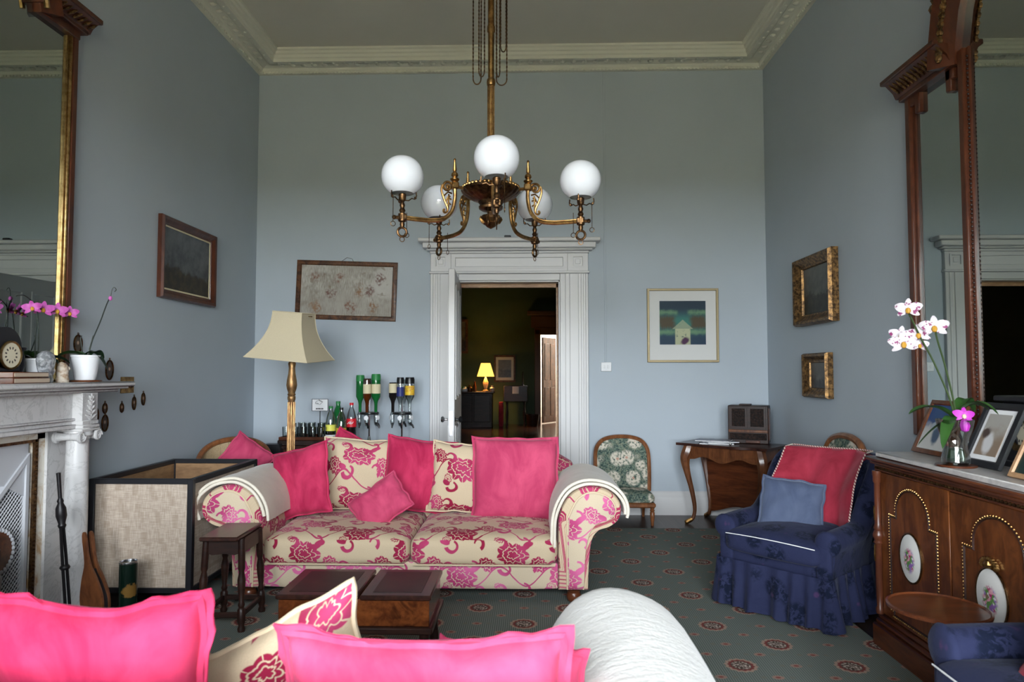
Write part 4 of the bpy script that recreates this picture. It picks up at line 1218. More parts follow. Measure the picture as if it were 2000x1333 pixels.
# ------------------------------------------------------------------ chimneypiece on the left wall
YF0, YF1 = 1.86, 3.86                    # jamb to jamb
fp = thing('fireplace', 'white marble fireplace with ionic column and latticed cast insert', 'fireplace', (XL, 2.86, 0))
off = fp.location
mm = MB(); mm.box(XL, -2.35, 1.70, 4.02, 1.268, 1.298, .008); mm.box(XL, -2.375, 1.73, 3.99, 1.255, 1.270, .004); mm.box(XL, -2.41, 1.76, 3.95, 1.238, 1.256, .006)
build('mantel_shelf', mm, MARBLE, fp, off=off)
mm = MB(); mm.box(XL, -2.46, 2.05, 3.64, 1.062, 1.24)
mm.box(XL, -2.435, 2.05, 3.63, 1.048, 1.072, .004); mm.box(XL, -2.442, 2.05, 3.63, 1.090, 1.104, .004)
build('frieze', mm, MARBLE, fp, off=off)
for y, nm in ((3.685, 0), (2.03, 1)):
    mm = MB(); mm.box(-2.60, -2.405, y - .065, y + .065, 1.085, 1.240, .002); mm.box(-2.61, -2.395, y - .072, y + .072, 1.048, 1.066, .003); mm.box(-2.605, -2.40, y - .068, y + .068, 1.066, 1.090, .003)
    b = build('impost_block', mm, MARBLE, fp, off=off)
    mm = MB()   # carved acanthus leaf on the room face
    for s in (-1, 1):
        for k in range(5):
            z = 1.10 + k * .026; w = .045 - .006 * k
            mm.tube([(-2.403, y, z - .004), (-2.398, y + s * w * .5, z + .012), (-2.400, y + s * w, z + .020)], [.008, .009, .003], 6)
    mm.tube([(-2.402, y, 1.095), (-2.398, y, 1.235)], [.007, .005], 6)
    build('carved_leaf', mm, MARBLE, b, off=off)
    cx = -2.470
    mm = MB().lathe([(.058, .09), (.0585, .30), (.058, .60), (.0545, .985), (.060, .990), (.060, 1.0)], (cx, y, 0), 28)
    mm.lathe([(.075, .02), (.078, .035), (.072, .05), (.062, .06), (.068, .075), (.060, .09)], (cx, y, 0), 28)
    mm.box(cx - .085, cx + .085, y - .085, y + .085, 0, .022)
    c = build('column', mm, MARBLE, fp, off=off)
    mm = MB(); mm.box(cx - .085, cx + .075, y - .078, y + .078, 1.032, 1.048, .004)
    mm.lathe([(.060, .995), (.072, 1.010), (.070, 1.032)], (cx, y, 0), 20)
    for s in (-1, 1):
        for dx in (-.070, .066):
            pts = []
            for i in range(30):
                t = i / 29; a = -PI / 2 * s + s * t * 4.2 * PI; r = .030 * (1 - t * .85)
                pts.append((cx + dx, y + s * .070 + r * math.cos(a + PI / 2 * s) , 1.004 + r * math.sin(a + PI / 2 * s)))
            mm.tube(pts, [.010 - .005 * i / 29 for i in range(30)], 6)
        mm.lathe([(.026, -.07), (.020, -.03), (.018, 0), (.020, .03), (.026, .068)], seg=14, M=Matrix.Translation((cx, y + s * .070, 1.004)) @ Matrix.Rotation(PI / 2, 4, 'Y'))
    build('ionic_capital', mm, MARBLE, c, off=off)
for a, b in ((3.60, 3.82), (1.92, 2.12)): build('jamb', MB().box(XL, -2.575, a, b, 0, 1.05), MARBLE, fp, off=off)
mm = MB()
for a, b in ((3.545, 3.60), (2.12, 2.175)): mm.box(XL, -2.59, a, b, 0, 1.05)
mm.box(XL, -2.59, 2.12, 3.60, 1.0, 1.05)
build('slip', mm, SLIP, fp, off=off)
mm = MB()
for y in (3.535, 2.185):
    mm.box(-2.60, -2.585, y - .012, y + .012, 0, 1.0)
    for k in range(48): mm.ball((-2.584, y, .02 + k * .0205), .0075, 6)
mm.box(-2.60, -2.585, 2.185, 3.535, .985, 1.0)
build('brass_fillet', mm, BRASS_D, fp, off=off)
# cast insert: sloping lattice cheeks with moulded frame and roundel
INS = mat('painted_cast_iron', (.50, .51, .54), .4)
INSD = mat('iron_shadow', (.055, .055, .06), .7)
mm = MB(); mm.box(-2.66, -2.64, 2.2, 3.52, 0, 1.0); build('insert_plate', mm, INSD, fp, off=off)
mm = MB(); mm.prism([(3.515, .70), (3.515, .99), (2.95, .99)], -2.645, -2.615, 'x'); build('insert_hood', mm, INS, fp, off=off)
mm = MB()
LP = [(3.515, 0.01), (3.515, .93), (3.16, .60), (3.16, 0.01)]
mm.sweep_rect(LP[::-1], [(0, -2.635), (0, -2.605), (.022, -2.605), (.022, -2.635)], axis='x')
build('lattice_frame', mm, INS, fp, off=off)
mm = MB()
def ztop(y): return .93 - (3.515 - y) * .33 / .355
for sgn in (-1, 1):
    for k in range(-60, 90):
        c = k * .024
        # bar: z = sgn*y + c, clipped to the panel
        seg_ = None; ys = [3.165 + .35 * i / 70 for i in range(71)]
        run = [y for y in ys if 0.02 < sgn * (y - 3.16) + c < ztop(y)]
        if len(run) > 1:
            mm.tube([(-2.625 + .003 * sgn, run[0], sgn * (run[0] - 3.16) + c), (-2.625 + .003 * sgn, run[-1], sgn * (run[-1] - 3.16) + c)], .0032, 4)
e = build('lattice_bars', mm, INS, fp, off=off); e['kind'] = 'stuff'
mm = MB().prism([(3.30 + .105 * math.cos(2 * PI * i / 28), .47 + .105 * math.sin(2 * PI * i / 28)) for i in range(28)], -2.62, -2.598, 'x')
rd = build('roundel', mm, W_MAHOGX, fp, off=off)
mm = MB()
for k in range(30):
    a = 2 * PI * k / 30; mm.ball((-2.600, 3.30 + .108 * math.cos(a), .47 + .108 * math.sin(a)), .012, 6)
build('scalloped_rim', mm, INS, rd, off=off)
tag(build('hearth_slab', MB().box(XL + .002, -2.21, 1.9, 3.9, .0, .018, .004), mat('hearth_slate', (.02, .02, .022), .5)), 'dark slate hearth slab in front of the fireplace', 'hearth')
mm = MB(); mm.lathe([(.13, .02), (.14, .06), (.13, .12), (.15, .30), (.16, .44), (.15, .46), (.14, .44)], (-2.44, 3.02, 0), 24); mm.box(-2.56, -2.32, 2.9, 3.14, .44, .60, .03)
st = tag(build('coal_stove', mm, IRON, off=(-2.44, 3.02, .018)), 'squat black iron stove standing before the fireplace lattice', 'stove'); st.location = (-2.44, 2.88, .02)

# ------------------------------------------------------------------ gilt overmantel mirror, left wall
def mirror_left():
    o = thing('overmantel_mirror', 'tall gilt and wood overmantel mirror above the fireplace', 'mirror', (XL, 2.86, 1.30))
    off = o.location
    y1, yi, zt = 3.835, 3.52, 3.29
    yc = 2.86
    build('glass', MB().prism([(2 * yc - 3.79, 1.31), (3.79, 1.31), (3.79, zt), (yi - .02, zt), (yi - .06, 3.55), (yc + .3, 3.85), (yc - .3, 3.85), (2 * yc - yi + .06, 3.55), (2 * yc - yi + .02, zt), (2 * yc - 3.79, zt)], XL + .004, XL + .022, 'x'), MIRR, o, off=off, smooth=False)
    for s in (1, -1):
        f = lambda y: yc + s * (y - yc)
        def bx(mm, a, b, x0, x1, z0, z1, be=.004):
            a, b = f(a), f(b); mm.box(x0, x1, min(a, b), max(a, b), z0, z1, be)
        mm = MB(); bx(mm, 3.795, 3.835, XL, XL + .055, 1.30, zt + .05); build('stile', mm, W_MIR, o, off=off)
        mm = MB(); bx(mm, 3.766, 3.776, XL, XL + .036, 1.30, zt, .004); bx(mm, 3.778, 3.796, XL, XL + .050, 1.30, zt + .02, .009)
        build('gilt_bead', mm, GILT, o, off=off)
        mm = MB()
        bx(mm, yi, 3.84, XL, XL + .060, zt, zt + .05); bx(mm, yi - .02, 3.875, XL, XL + .085, zt + .045, zt + .07); bx(mm, yi - .02, 3.93, XL, XL + .135, zt + .135, zt + .165)
        mm.prism([(XL, zt + .07), (XL + .07, zt + .07), (XL + .085, zt + .10), (XL + .125, zt + .135), (XL, zt + .135)], min(f(yi - .02), f(3.91)), max(f(yi - .02), f(3.91)), 'y')
        c = build('cornice', mm, W_MIR, o, off=off)
        mm = MB()
        for k in range(9):
            y = f(yi + .02 + k * .043); mm.tube([(XL + .082, y - .018, zt + .085), (XL + .098, y, zt + .105), (XL + .112, y + .018, zt + .122)], [.005, .011, .004], 6)
        build('gilt_leaf_band', mm, GILT_D, c, off=off)
        # the frame turns up into the central arch
        mm = MB(); ap = [(f(yi), zt), (f(yi - .03), 3.42), (f(yi - .10), 3.60), (f(yi - .25), 3.80), (yc + s * .2, 3.90), (yc, 3.93)]
        mm.sweep_rect(ap if s > 0 else ap, [(0, XL), (0, XL + .06), (s * .03, XL + .085), (s * .09, XL + .12), (s * .09, XL)], closed=False, axis='x')
        build('arch', mm, W_MIR, o, off=off)
        mm = MB(); mm.tube([(XL + .09, y, z + .02) for y, z in ap], .014, 7); build('gilt_arch_bead', mm, GILT, o, off=off)
    return o
mirror_left()
# ------------------------------------------------------------------ triple mirror, right wall
def mirror_right():
    yc = 2.93; zb = .99
    o = thing('triptych_mirror', 'three-part arched mahogany mirror above the marble-topped cabinet', 'mirror', (XR, yc, zb))
    off = o.location
    x0 = XR
    build('glass', MB().prism([(2 * yc - 4.0, zb), (4.0, zb), (4.0, 2.98), (3.6, 3.0), (3.52, 3.2), (3.38, 3.45), (3.2, 3.6), (yc, 3.68), (2 * yc - 3.2, 3.6), (2 * yc - 3.38, 3.45), (2 * yc - 3.52, 3.2), (2 * yc - 3.6, 3.0), (2 * yc - 4.0, 2.98)], x0 - .022, x0 - .004, 'x'), MIRR, o, off=off, smooth=False)
    for s in (1, -1):
        f = lambda y: yc + s * (y - yc)
        def bx(mm, a, b, d, z0, z1, be=.004):
            a, b = f(a), f(b); mm.box(x0 - d, x0, min(a, b), max(a, b), z0, z1, be)
        mm = MB(); bx(mm, 3.985, 4.035, .055, zb, 2.96, .006); bx(mm, 3.965, 3.988, .035, zb, 2.96); build('outer_stile', mm, W_MIR, o, off=off)
        mm = MB(); bx(mm, 3.49, 3.535, .055, zb, 3.02, .006); bx(mm, 3.47, 3.492, .035, zb, 3.02); 
        st = build('inner_stile', mm, W_MIR, o, off=off)
        mm = MB()
        for k in range(90): mm.ball((x0 - .038, f(3.478), zb + .02 + k * .022), .006, 5)
        build('bead_strip', mm, W_DARK, st, off=off)
        for y in (3.94, 3.60):
            mm = MB()
            a = sorted((f(y), f(y + (.045 if y < 3.8 else -.045))))
            mm.box(x0 - .05, x0, a[0], a[1], 2.84, 2.96, .006); mm.box(x0 - .05, x0, *sorted((f(y - .02), f(y + .05))), 2.90, 2.96, .006)
            build('bracket', mm, W_MIR, o, off=off)
        mm = MB(); a, b = sorted((f(3.56), f(4.06)))
        mm.box(x0 - .075, x0, a, b, 2.955, 2.985, .004)
        mm.prism([(x0, 2.985), (x0 - .075, 2.985), (x0 - .09, 3.02), (x0 - .14, 3.075), (x0, 3.075)], a, max(f(4.09), f(3.56)) if s > 0 else b, 'y') if s > 0 else mm.prism([(x0, 2.985), (x0 - .075, 2.985), (x0 - .09, 3.02), (x0 - .14, 3.075), (x0, 3.075)], f(4.09), b, 'y')
        a, b = sorted((f(3.57), f(4.115))); mm.box(x0 - .155, x0, a, b, 3.075, 3.105, .005)
        c = build('cornice', mm, W_MIR, o, off=off)
        mm = MB()
        for k in range(13):
            y = f(3.60 + k * .037); mm.tube([(x0 - .085, y - .014, 3.0), (x0 - .102, y, 3.03), (x0 - .128, y + .014, 3.06)], [.005, .012, .004], 6)
        build('gilt_leaf_band', mm, GILT_D, c, off=off)
        ap = [(f(3.545), 2.955), (f(3.535), 3.06), (f(3.50), 3.22), (f(3.42), 3.40), (f(3.25), 3.57), (f(3.05), 3.66), (yc, 3.68)]
        mm = MB()
        mm.sweep_rect(ap, [(0, x0), (0, x0 - .06), (s * .02, x0 - .075), (s * .075, x0 - .13), (s * .10, x0 - .145), (s * .10, x0)], closed=False, axis='x')
        ar = build('arch', mm, W_MIR, o, off=off)
        mm = MB()
        apd = catmull([Vector((0, a, b)) for a, b in ap], 8)
        for i, p in enumerate(apd[2:]):
            y, z = p[1] + s * .045, p[2] + .02
            mm.ball((x0 - .115, y, z), .019 if i % 2 else .013, 6)
        build('gilt_arch_leaves', mm, GILT_D, ar, off=off)
        mm = MB()
        for k in range(5):
            mm.ball((x0 - .12, f(3.60) - s * .012 * k, 3.28 + .045 * k), .030 - .003 * k, 7)
        build('crest_leaf', mm, GILT_D, ar, off=off)
    return o
mirror_right()

# ------------------------------------------------------------------ things on the mantelpiece
ZM = 1.298
def pot(name, label, loc, rt, rb, h):
    o = thing(name, label, 'potted plant', loc, 0, 'orchids on the mantelpiece')
    build('pot', MB().lathe([(rb, 0), (rb + .002, .004), (rt - .003, h - .012), (rt, h - .010), (rt, h), (rt - .006, h), (rt - .010, h - .02)], seg=28), CERAM, o)
    build('potting_bark', MB().lathe([(rt - .008, h - .022), (rt * .5, h - .012), (0, h - .010)], seg=16), BARK, o)
    return o
def leaf(o, base, az, L, w, rise, droop, m):
    mm = MB()
    dx, dy = math.cos(az), math.sin(az)
    def f(u, v):
        t = u; ww = w * math.sin(PI * min(1, .12 + .88 * t)) ** .6 * (1 if t < 1 else 0)
        s = (v - .5) * 2
        z = rise * t * (1 - t) * 4 * .5 + rise * t * .4 - droop * t * t + abs(s) * ww * .25
        return (base[0] + dx * L * t - dy * s * ww, base[1] + dy * L * t + dx * s * ww, base[2] + z)
    mm.grid(f, 12, 4); mm.grid(lambda u, v: (lambda p: (p[0], p[1], p[2] - .003))(f(u, v)), 12, 4)
    return build('leaf', mm, m, o, ang=80)
def bloom(o, c, size, m, face, seed=0, lip=LIPY):
    """orchid flower of five petals and a lip facing direction face"""
    F = Vector(face).normalized(); rot = F.to_track_quat('Y', 'Z').to_matrix().to_4x4()
    M = Matrix.Translation(c) @ rot
    mm = MB()
    for k, (a, L, w) in enumerate(((90, .5, .26), (210, .48, .24), (330, .48, .24), (20, .56, .42), (160, .56, .42))):
        a = R_(a + (seed * 17) % 20 - 10)
        def f(u, v, a=a, L=L, w=w):
            t = u; s = (v - .5) * 2
            ww = w * math.sin(PI * min(1, .10 + .86 * t)) ** .7
            x = t * L; y = s * ww * .5
            d = .10 * t * (1 - t) * 4 - .12 * t * t + .03 * math.sin(5 * t + seed)
            return ((x * math.cos(a) - y * math.sin(a)) * size, d * size * .6 + k * .0004, (x * math.sin(a) + y * math.cos(a)) * size)
        mm.grid(f, 7, 4, M=M)
    b = build('bloom', mm, m, o, ang=80)
    build('lip', MB().ball((0, .10 * size, -.06 * size), .11 * size, 8, 1.3, M=M), lip, b)
    return b
o = pot('white_orchid_pot', 'white pot with a bare orchid stem on a wooden coaster', (-2.478, 3.745, ZM + .010), .073, .051, .138)
for k, (az, L, r, d) in enumerate(((-2.6, .14, .03, .03), (.2, .12, .05, .10), (3.3, .16, .04, .03), (1.4, .11, .05, .04))): leaf(o, (.01 * k - .015, .0, .135), az, L, .03, r, d, LEAF if k % 2 == 0 else LEAFD)
sp = catmull([(.02, -.01, .13), (.035, .0, .22), (.065, .02, .33), (.090, .035, .43), (.105, .045, .475)], 5)
build('flower_stem', MB().tube(sp, .0035, 6), STEMD, o)
build('support_cane', MB().tube([(.012, -.012, .12), (.038, .0, .25)], .002, 5), STEMD, o)
build('bud', MB().ball((.103, .044, .462), .011, 8, 1.3), MAGEN, o)
build('stem_curl', MB().tube(catmull([(.105, .045, .475), (.110, .046, .51), (.120, .048, .525), (.132, .050, .512), (.122, .05, .50)], 4), .002, 5), STEMD, o)
build('short_shoot', MB().tube(catmull([(-.03, .02, .13), (-.045, .03, .19), (-.055, .035, .235), (-.05, .035, .25)], 4), .003, 5), STEMD, o)
tag(build('coaster', MB().lathe([(.082, 0), (.084, .004), (.082, .009), (0, .0095)], seg=28, c=(0, 0, 0)), W_WAL), 'round wooden coaster under the bare orchid pot', 'coaster').location = (-2.478, 3.745, ZM)
o = pot('pink_orchid_pot', 'smaller white pot holding an orchid with four magenta blooms', (-2.575, 3.50, ZM), .056, .034, .125)
for k, (az, L, r, d) in enumerate(((1.0, .16, .04, .03), (1.8, .18, .05, .05), (.3, .12, .05, .07), (2.6, .10, .03, .05))): leaf(o, (0, 0, .115), az, L, .032, r, d, LEAFD)
for dx in (0, .012):
    build('flower_stem', MB().tube(catmull([(-.01 + dx, 0, .11), (-.012 + dx * 1.5, .0, .22), (-.008, .004, .36), (.0 - dx * 2, .0, .43)], 5), .003, 6), STEMD, o)
build('arching_spray', MB().tube(catmull([(-.005, .0, .40), (-.01, -.05, .43), (.0, -.11, .445), (0, -.16, .435)], 5), .0022, 6), STEMD, o)
build('arching_spray', MB().tube(catmull([(-.005, .0, .385), (.01, .05, .385), (.02, .14, .375), (.03, .2, .36)], 5), .0022, 6), STEMD, o)
for i, (x, y, z, s_) in enumerate(((.0, -.045, .385, .085), (.0, .035, .385, .095), (.02, .115, .385, .095), (.04, .185, .378, .085))): bloom(o, (x, y, z), s_, MAGEN, (.6, -.8, .1), i)
mm = MB(); mm.lathe([(.040, 0), (.042, .02), (.034, .03), (.036, .05), (.046, .085), (.050, .115), (.043, .142), (.024, .158), (0, .163)], seg=14, sx=.8); mm.ball((.01, -.035, .10), .022, 8); mm.ball((.0, .03, .06), .026, 8)
tag(build('crystal_head', mm, CRYST), 'clear crystal horse head ornament on the mantelpiece', 'ornament').location = (-2.455, 3.40, ZM)
mm = MB(); mm.lathe([(.034, 0), (.036, .015), (.030, .03), (.032, .06), (.028, .085), (.016, .10), (0, .106)], seg=14, sx=.8); mm.ball((.01, .024, .072), .013, 8); mm.ball((.0, -.01, .09), .018, 8)
tag(build('stone_figurine', mm, STONE), 'little carved pinkish stone figurine beside the crystal head', 'ornament').location = (-2.46, 3.535, ZM)
o = thing('book', 'closed book lying uppermost at the left end of the mantelpiece', 'book', (-2.445, 3.19, ZM + .028))
build('cover', MB().box(-.075, .075, -.115, .115, 0, .026, .002), W_MAHOGX, o); build('pages', MB().box(-.078, .077, -.110, .112, .004, .022), BOOKP, o)
o = thing('book', 'closed book lying undermost at the left end of the mantelpiece', 'book', (-2.44, 3.19, ZM))
build('cover', MB().box(-.075, .075, -.120, .118, 0, .027, .002), W_MAHOG, o); build('pages', MB().box(-.078, .077, -.114, .114, .004, .023), BOOKP, o)
o = thing('mantel_clock', 'black mantel clock with cream dial cut by the left picture edge', 'clock', (-2.54, 3.18, ZM))
mm = MB(); mm.box(-.06, .06, -.12, .12, 0, .05, .006); mm.box(-.05, .05, -.10, .10, .05, .17, .01); mm.lathe([(.10, -.05), (.10, .05)], seg=24, M=Matrix.Translation((0, 0, .17)) @ Matrix.Rotation(PI / 2, 4, 'Y'))
build('case', mm, BLACK, o)
b = build('dial', MB().lathe([(.062, 0), (.062, .006), (0, .008)], seg=28, M=Matrix.Rotation(PI / 2, 4, 'Y')), FACE, o); b.location = (.05, .025, .135)
build('bezel', MB().tube([(.056, .025 + .065 * math.cos(t), .135 + .065 * math.sin(t)) for t in [2 * PI * i / 28 for i in range(28)]], .006, 6, closed=True), GILT, o)
mm = MB().lathe([(.035, 0), (.038, .012), (.022, .03), (.018, .05), (.026, .09), (.024, .13), (.017, .155), (.030, .168), (.032, .176), (.02, .17)], seg=18)
tag(build('dark_urn', mm, BLACK), 'slender black urn next to the mantel clock', 'urn').location = (-2.53, 3.315, ZM)

# ------------------------------------------------------------------ hearth things
o = thing('fire_tongs', 'black iron fire tongs leaning beside the marble column', 'fire tool', (-2.36, 3.50, .018)); o.rotation_euler = (R_(2.5), R_(-4), 0)
build('handle', MB().lathe([(.009, .66), (.010, .80), (.011, .82), (0, .822)], seg=10), IRON, o)
build('bulb', MB().lathe([(.014, .535), (.020, .55), (.016, .56), (.026, .60), (.024, .64), (.013, .665), (.016, .675), (.010, .69)], seg=14), IRON, o)
for s in (-1, 1): build('prong', MB().tube(catmull([(0, s * .010, .54), (0, s * .014, .40), (0, s * .016, .2), (0, s * .018, .0)], 3), .008, 6), IRON, o)
build('collar', MB().lathe([(.020, .325), (.025, .335), (.020, .345)], seg=12), IRON, o)
o = thing('fire_bellows', 'wooden bellows leaning between the column and the linen box', 'bellows', (-2.245, 3.56, .002)); o.rotation_euler = (R_(-4), R_(-15), R_(-15))
bp = catmull([(-.012, .50, 0), (.012, .50, 0), (.016, .36, 0), (.05, .27, 0), (.075, .17, 0), (.06, .08, 0), (.02, .03, 0), (-.02, .03, 0), (-.06, .08, 0), (-.075, .17, 0), (-.05, .27, 0), (-.016, .36, 0)], 4, closed=True)
for y in (-.020, .020): build('board', MB().prism([(p[0], p[1]) for p in bp], y - .006, y + .006, 'y'), W_TABLE, o)
build('leather', MB().prism([(p[0] * .9, p[1] * .86 + .01) for p in bp if p[1] < .38], -.015, .015, 'y'), BLACK, o)
build('nozzle', MB().lathe([(.006, 0), (.012, .04)], seg=10), BRASS, o)
o = thing('whisky_tin', 'dark green cylindrical tin with gold emblem on the hearth', 'tin', (-2.19, 3.72, 0))
build('tube', MB().lathe([(.046, .0), (.046, .315)], seg=28), TIN, o); build('rim', MB().lathe([(.047, .312), (.048, .316), (.047, .322), (.043, .322), (.042, .314), (0, .313)], seg=28), STEEL, o)

# ------------------------------------------------------------------ linen-panelled box
BX = (-2.245, 4.38, 0)
o = thing('linen_box', 'big open box with black frame and linen panels beside the sofa', 'storage box', BX)
hw, hd, z0, z1 = .288, .45, .085, .735
for sx in (-1, 1):
    for sy in (-1, 1):
        build('corner_post', MB().box(sx * hw - .017, sx * hw + .017, sy * hd - .017, sy * hd + .017, .05, z1, .003), BLACK, o)
        build('castor', MB().lathe([(.012, .05), (.016, .04), (.020, .02), (.012, 0), (0, 0)], (sx * hw, sy * hd, 0), 12), BLACKP, o)
for z in (z0, z1 - .03):
    for s in (-1, 1):
        build('rail', MB().box(-hw + .012, hw - .012, s * hd - .016, s * hd + .016, z, z + .03, .003), BLACK, o)
        build('rail', MB().box(s * hw - .016, s * hw + .016, -hd + .012, hd - .012, z, z + .03, .003), BLACK, o)
for s in (-1, 1):
    p = build('panel', MB().box(-hw + .012, hw - .012, s * hd - .005, s * hd + .005, z0 + .025, z1 - .025), [LINEN], o, smooth=False)
    build('inner_lining', MB().box(-hw + .012, hw - .012, s * hd - .009 if s > 0 else s * hd + .006, s * hd - .006 if s > 0 else s * hd + .009, z0 + .02, z1 - .02), W_PLY, p, smooth=False)
    p = build('panel', MB().box(s * hw - .005, s * hw + .005, -hd + .012, hd - .012, z0 + .025, z1 - .025), LINEN, o, smooth=False)
    build('inner_lining', MB().box(s * hw - .009 if s > 0 else s * hw + .006, s * hw - .006 if s > 0 else s * hw + .009, -hd + .012, hd - .012, z0 + .02, z1 - .02), W_PLY, p, smooth=False)
build('bottom', MB().box(-hw + .01, hw - .01, -hd + .01, hd - .01, z0, z0 + .015), W_PLY, o, smooth=False)
# ------------------------------------------------------------------ marble-topped cabinet, right wall
CX, CY0, CY1 = 1.735, 2.27, 3.49
cb = thing('side_cabinet', 'walnut side cabinet with porcelain plaques and a white marble top', 'cabinet', (2.0, 2.88, 0))
off = cb.location
mm = MB(); mm.box(CX + .02, XR - .032, CY0, CY1, .10, .93); build('carcass', mm, W_WAL, cb, off=off, smooth=False)
mm = MB(); mm.box(CX - .035, XR - .032, CY0 - .02, CY1 + .01, 0, .115, .006); mm.box(CX - .022, XR - .032, CY0 - .01, CY1 + .004, .115, .14, .008); mm.box(CX - .01, XR - .032, CY0, CY1, .14, .165, .006)
build('plinth', mm, W_MAHOG, cb, off=off)
mm = MB(); mm.box(CX - .012, XR - .032, CY0, CY1, .862, .895, .003); mm.box(CX - .03, XR - .032, CY0 - .01, CY1 + .012, .895, .912, .005); mm.box(CX - .045, XR - .032, CY0 - .02, CY1 + .026, .912, .932, .006)
build('top_moulding', mm, W_MAHOG, cb, off=off)
mm = MB()
for k in range(58): mm.ball((CX - .013, CY0 + .02 + k * .0207, .878), .009, 6, .8)
e = build('brass_frieze', mm, BRASS_D, cb, off=off); e['kind'] = 'stuff'
build('marble_top', MB().box(CX - .02, XR - .032, CY0, CY1 - .03, .933, .957, .004), MARBLE_TOP, cb, off=off)
for y in (CY1 - .025, CY0 + .025):
    mm = MB().lathe([(.018, .165), (.020, .19), (.014, .20), (.017, .26), (.017, .50), (.023, .51), (.018, .52), (.026, .54), (.026, .55), (.018, .57), (.022, .58), (.016, .60), (.015, .80), (.020, .81), (.020, .835), (.022, .84), (.022, .862)], (CX - .012, y, 0), 16)
    c = build('corner_column', mm, W_MIR, cb, off=off)
    build('gilt_mount', MB().tube([(CX - .030, y, .42), (CX - .032, y, .45), (CX - .030, y, .5)], .004, 5).tube([(CX - .028, y, .62), (CX - .030, y, .66), (CX - .028, y, .69)], .004, 5), BRASS, c, off=off)
for k, (y0, y1) in enumerate(((2.925, 3.425), (2.345, 2.865))):
    d = build('door', MB().box(CX - .004, CX + .022, y0 - .025, y1 + .025, .17, .86, .003), W_WAL, cb, off=off)
    ym = (y0 + y1) / 2; hw = (y1 - y0) / 2 - .055
    # bead outline: stepped arch above, stepped foot below
    aw = hw * .72
    P = [(ym - hw, .215), (ym - hw, .668), (ym - aw, .668), (ym - aw, .69)]
    P += [(ym - aw * math.cos(PI * i / 14), .69 + .125 * math.sin(PI * i / 14)) for i in range(1, 14)]
    P += [(ym + aw, .69), (ym + aw, .668), (ym + hw, .668), (ym + hw, .215), (ym + hw - .02, .215), (ym + hw - .02, .19), (ym - hw + .02, .19), (ym - hw + .02, .215)]
    build('moulding', MB().sweep_rect(P, [(0, CX - .002), (.007, CX - .010), (.014, CX - .002)], axis='x'), W_DARK, d, off=off)
    mm = MB(); n = len(P)
    for i in range(n):
        a, b = Vector(P[i]), Vector(P[(i + 1) % n]); q = max(1, int((b - a).length / .0135))
        for j in range(q):
            p = a.lerp(b, j / q); mm.ball((CX - .0075, p.x, p.y), .0042, 5)
    e = build('brass_bead', mm, BRASS, d, off=off)
    e['kind'] = 'stuff'
    pm = MB(); N = 32
    pm.lathe([(.098, .0), (.096, .005), (.06, .010), (0, .012)], seg=36, M=Matrix.Rotation(-PI / 2, 4, 'Y') @ Matrix.Diagonal((1.10, .88, 1, 1)))
    pq = build('plaque', pm, PLAQ, d); pq.location = (CX - .004 - off[0], (3.19 if k == 0 else 2.645) - off[1], .505)
    build('plaque_rim', MB().tube([(-.003, .088 * math.cos(t), .110 * math.sin(t)) for t in [2 * PI * i / 36 for i in range(36)]], .0045, 6, closed=True), BRASS_D, pq)
    if k == 1:
        mm = MB()
        for q in range(9):
            a = PI * q / 8; mm.ball((-.008, .040 * math.cos(a), .118 + .024 * math.sin(a)), .012, 6)
        mm.ball((-.010, 0, .125), .018, 8); build('gilt_bow', mm, BRASS, pq)

# things on the marble
ZT = .957
def photo_frame(label, w, h, fw, fm, pm, y, x, lean, mat_w=0.0, strut=True):
    o = thing('photo_frame', label, 'photo frame', (x, y, ZT), 0, 'photo frames on the cabinet')
    M = Matrix.Rotation(lean, 4, 'Y')
    c = [(-w / 2, 0), (w / 2, 0), (w / 2, h), (-w / 2, h)]
    def tr(mb): mb.v = [tuple(M @ Vector(p)) for p in mb.v]; return mb
    build('frame', tr(MB().sweep_rect(c, [(0, .0), (0, -.016), (-fw * .8, -.018), (-fw, -.012), (-fw, .0)], axis='x')), fm, o, ang=30)
    if mat_w: build('mount', tr(MB().box(-.010, -.006, -w / 2 + fw, w / 2 - fw, fw, h - fw)), PAPER, o)
    e = fw + mat_w
    p = build('photograph', MB().box(-.0025, 0, -w / 2 + e, w / 2 - e, -h / 2 + e, h / 2 - e), pm, o); p.matrix_local = M @ Matrix.Translation((-.010 if mat_w else -.008, 0, h / 2))
    build('backing', tr(MB().box(-.004, .002, -w / 2 + .004, w / 2 - .004, .004, h - .004)), BLACK, o)
    build('strut', MB().box(.0, .008, -.02, .02, 0, h * .7, .001, M=Matrix.Translation((lean * h * 1.1 + .03, 0, 0)) @ Matrix.Rotation(-lean * .7, 4, 'Y')), BLACK, o)
    return o
photo_frame('brown wooden photo frame with a blue seaside snapshot behind the orchid', .285, .275, .024, W_WAL, PH1, 3.32, 1.905, R_(24))
photo_frame('tall black photo frame with white mount beside the glass vase', .235, .285, .030, BLACK, PH2, 2.895, 1.868, R_(25), .020)
photo_frame('pale oak photo frame with a dark portrait at the right edge', .30, .215, .020, W_LIGHT, PH3, 2.475, 1.80, R_(26))
o = thing('bracket_clock', 'black clock with octagonal gilt dial behind the photo frames', 'clock', (2.07, 2.86, ZT))
build('case', MB().box(-.06, .06, -.12, .12, 0, .27, .01).box(-.08, .08, -.14, .14, 0, .03, .006).box(-.08, .08, -.14, .14, .27, .295, .006), BLACK, o)
oc8 = [(.072 * math.cos(PI / 8 + k * PI / 4), .145 + .072 * math.sin(PI / 8 + k * PI / 4)) for k in range(8)]
build('bezel', MB().sweep_rect(oc8, [(0, -.06), (.006, -.074), (-.014, -.074), (-.02, -.06)], axis='x'), GILT, o, ang=20)
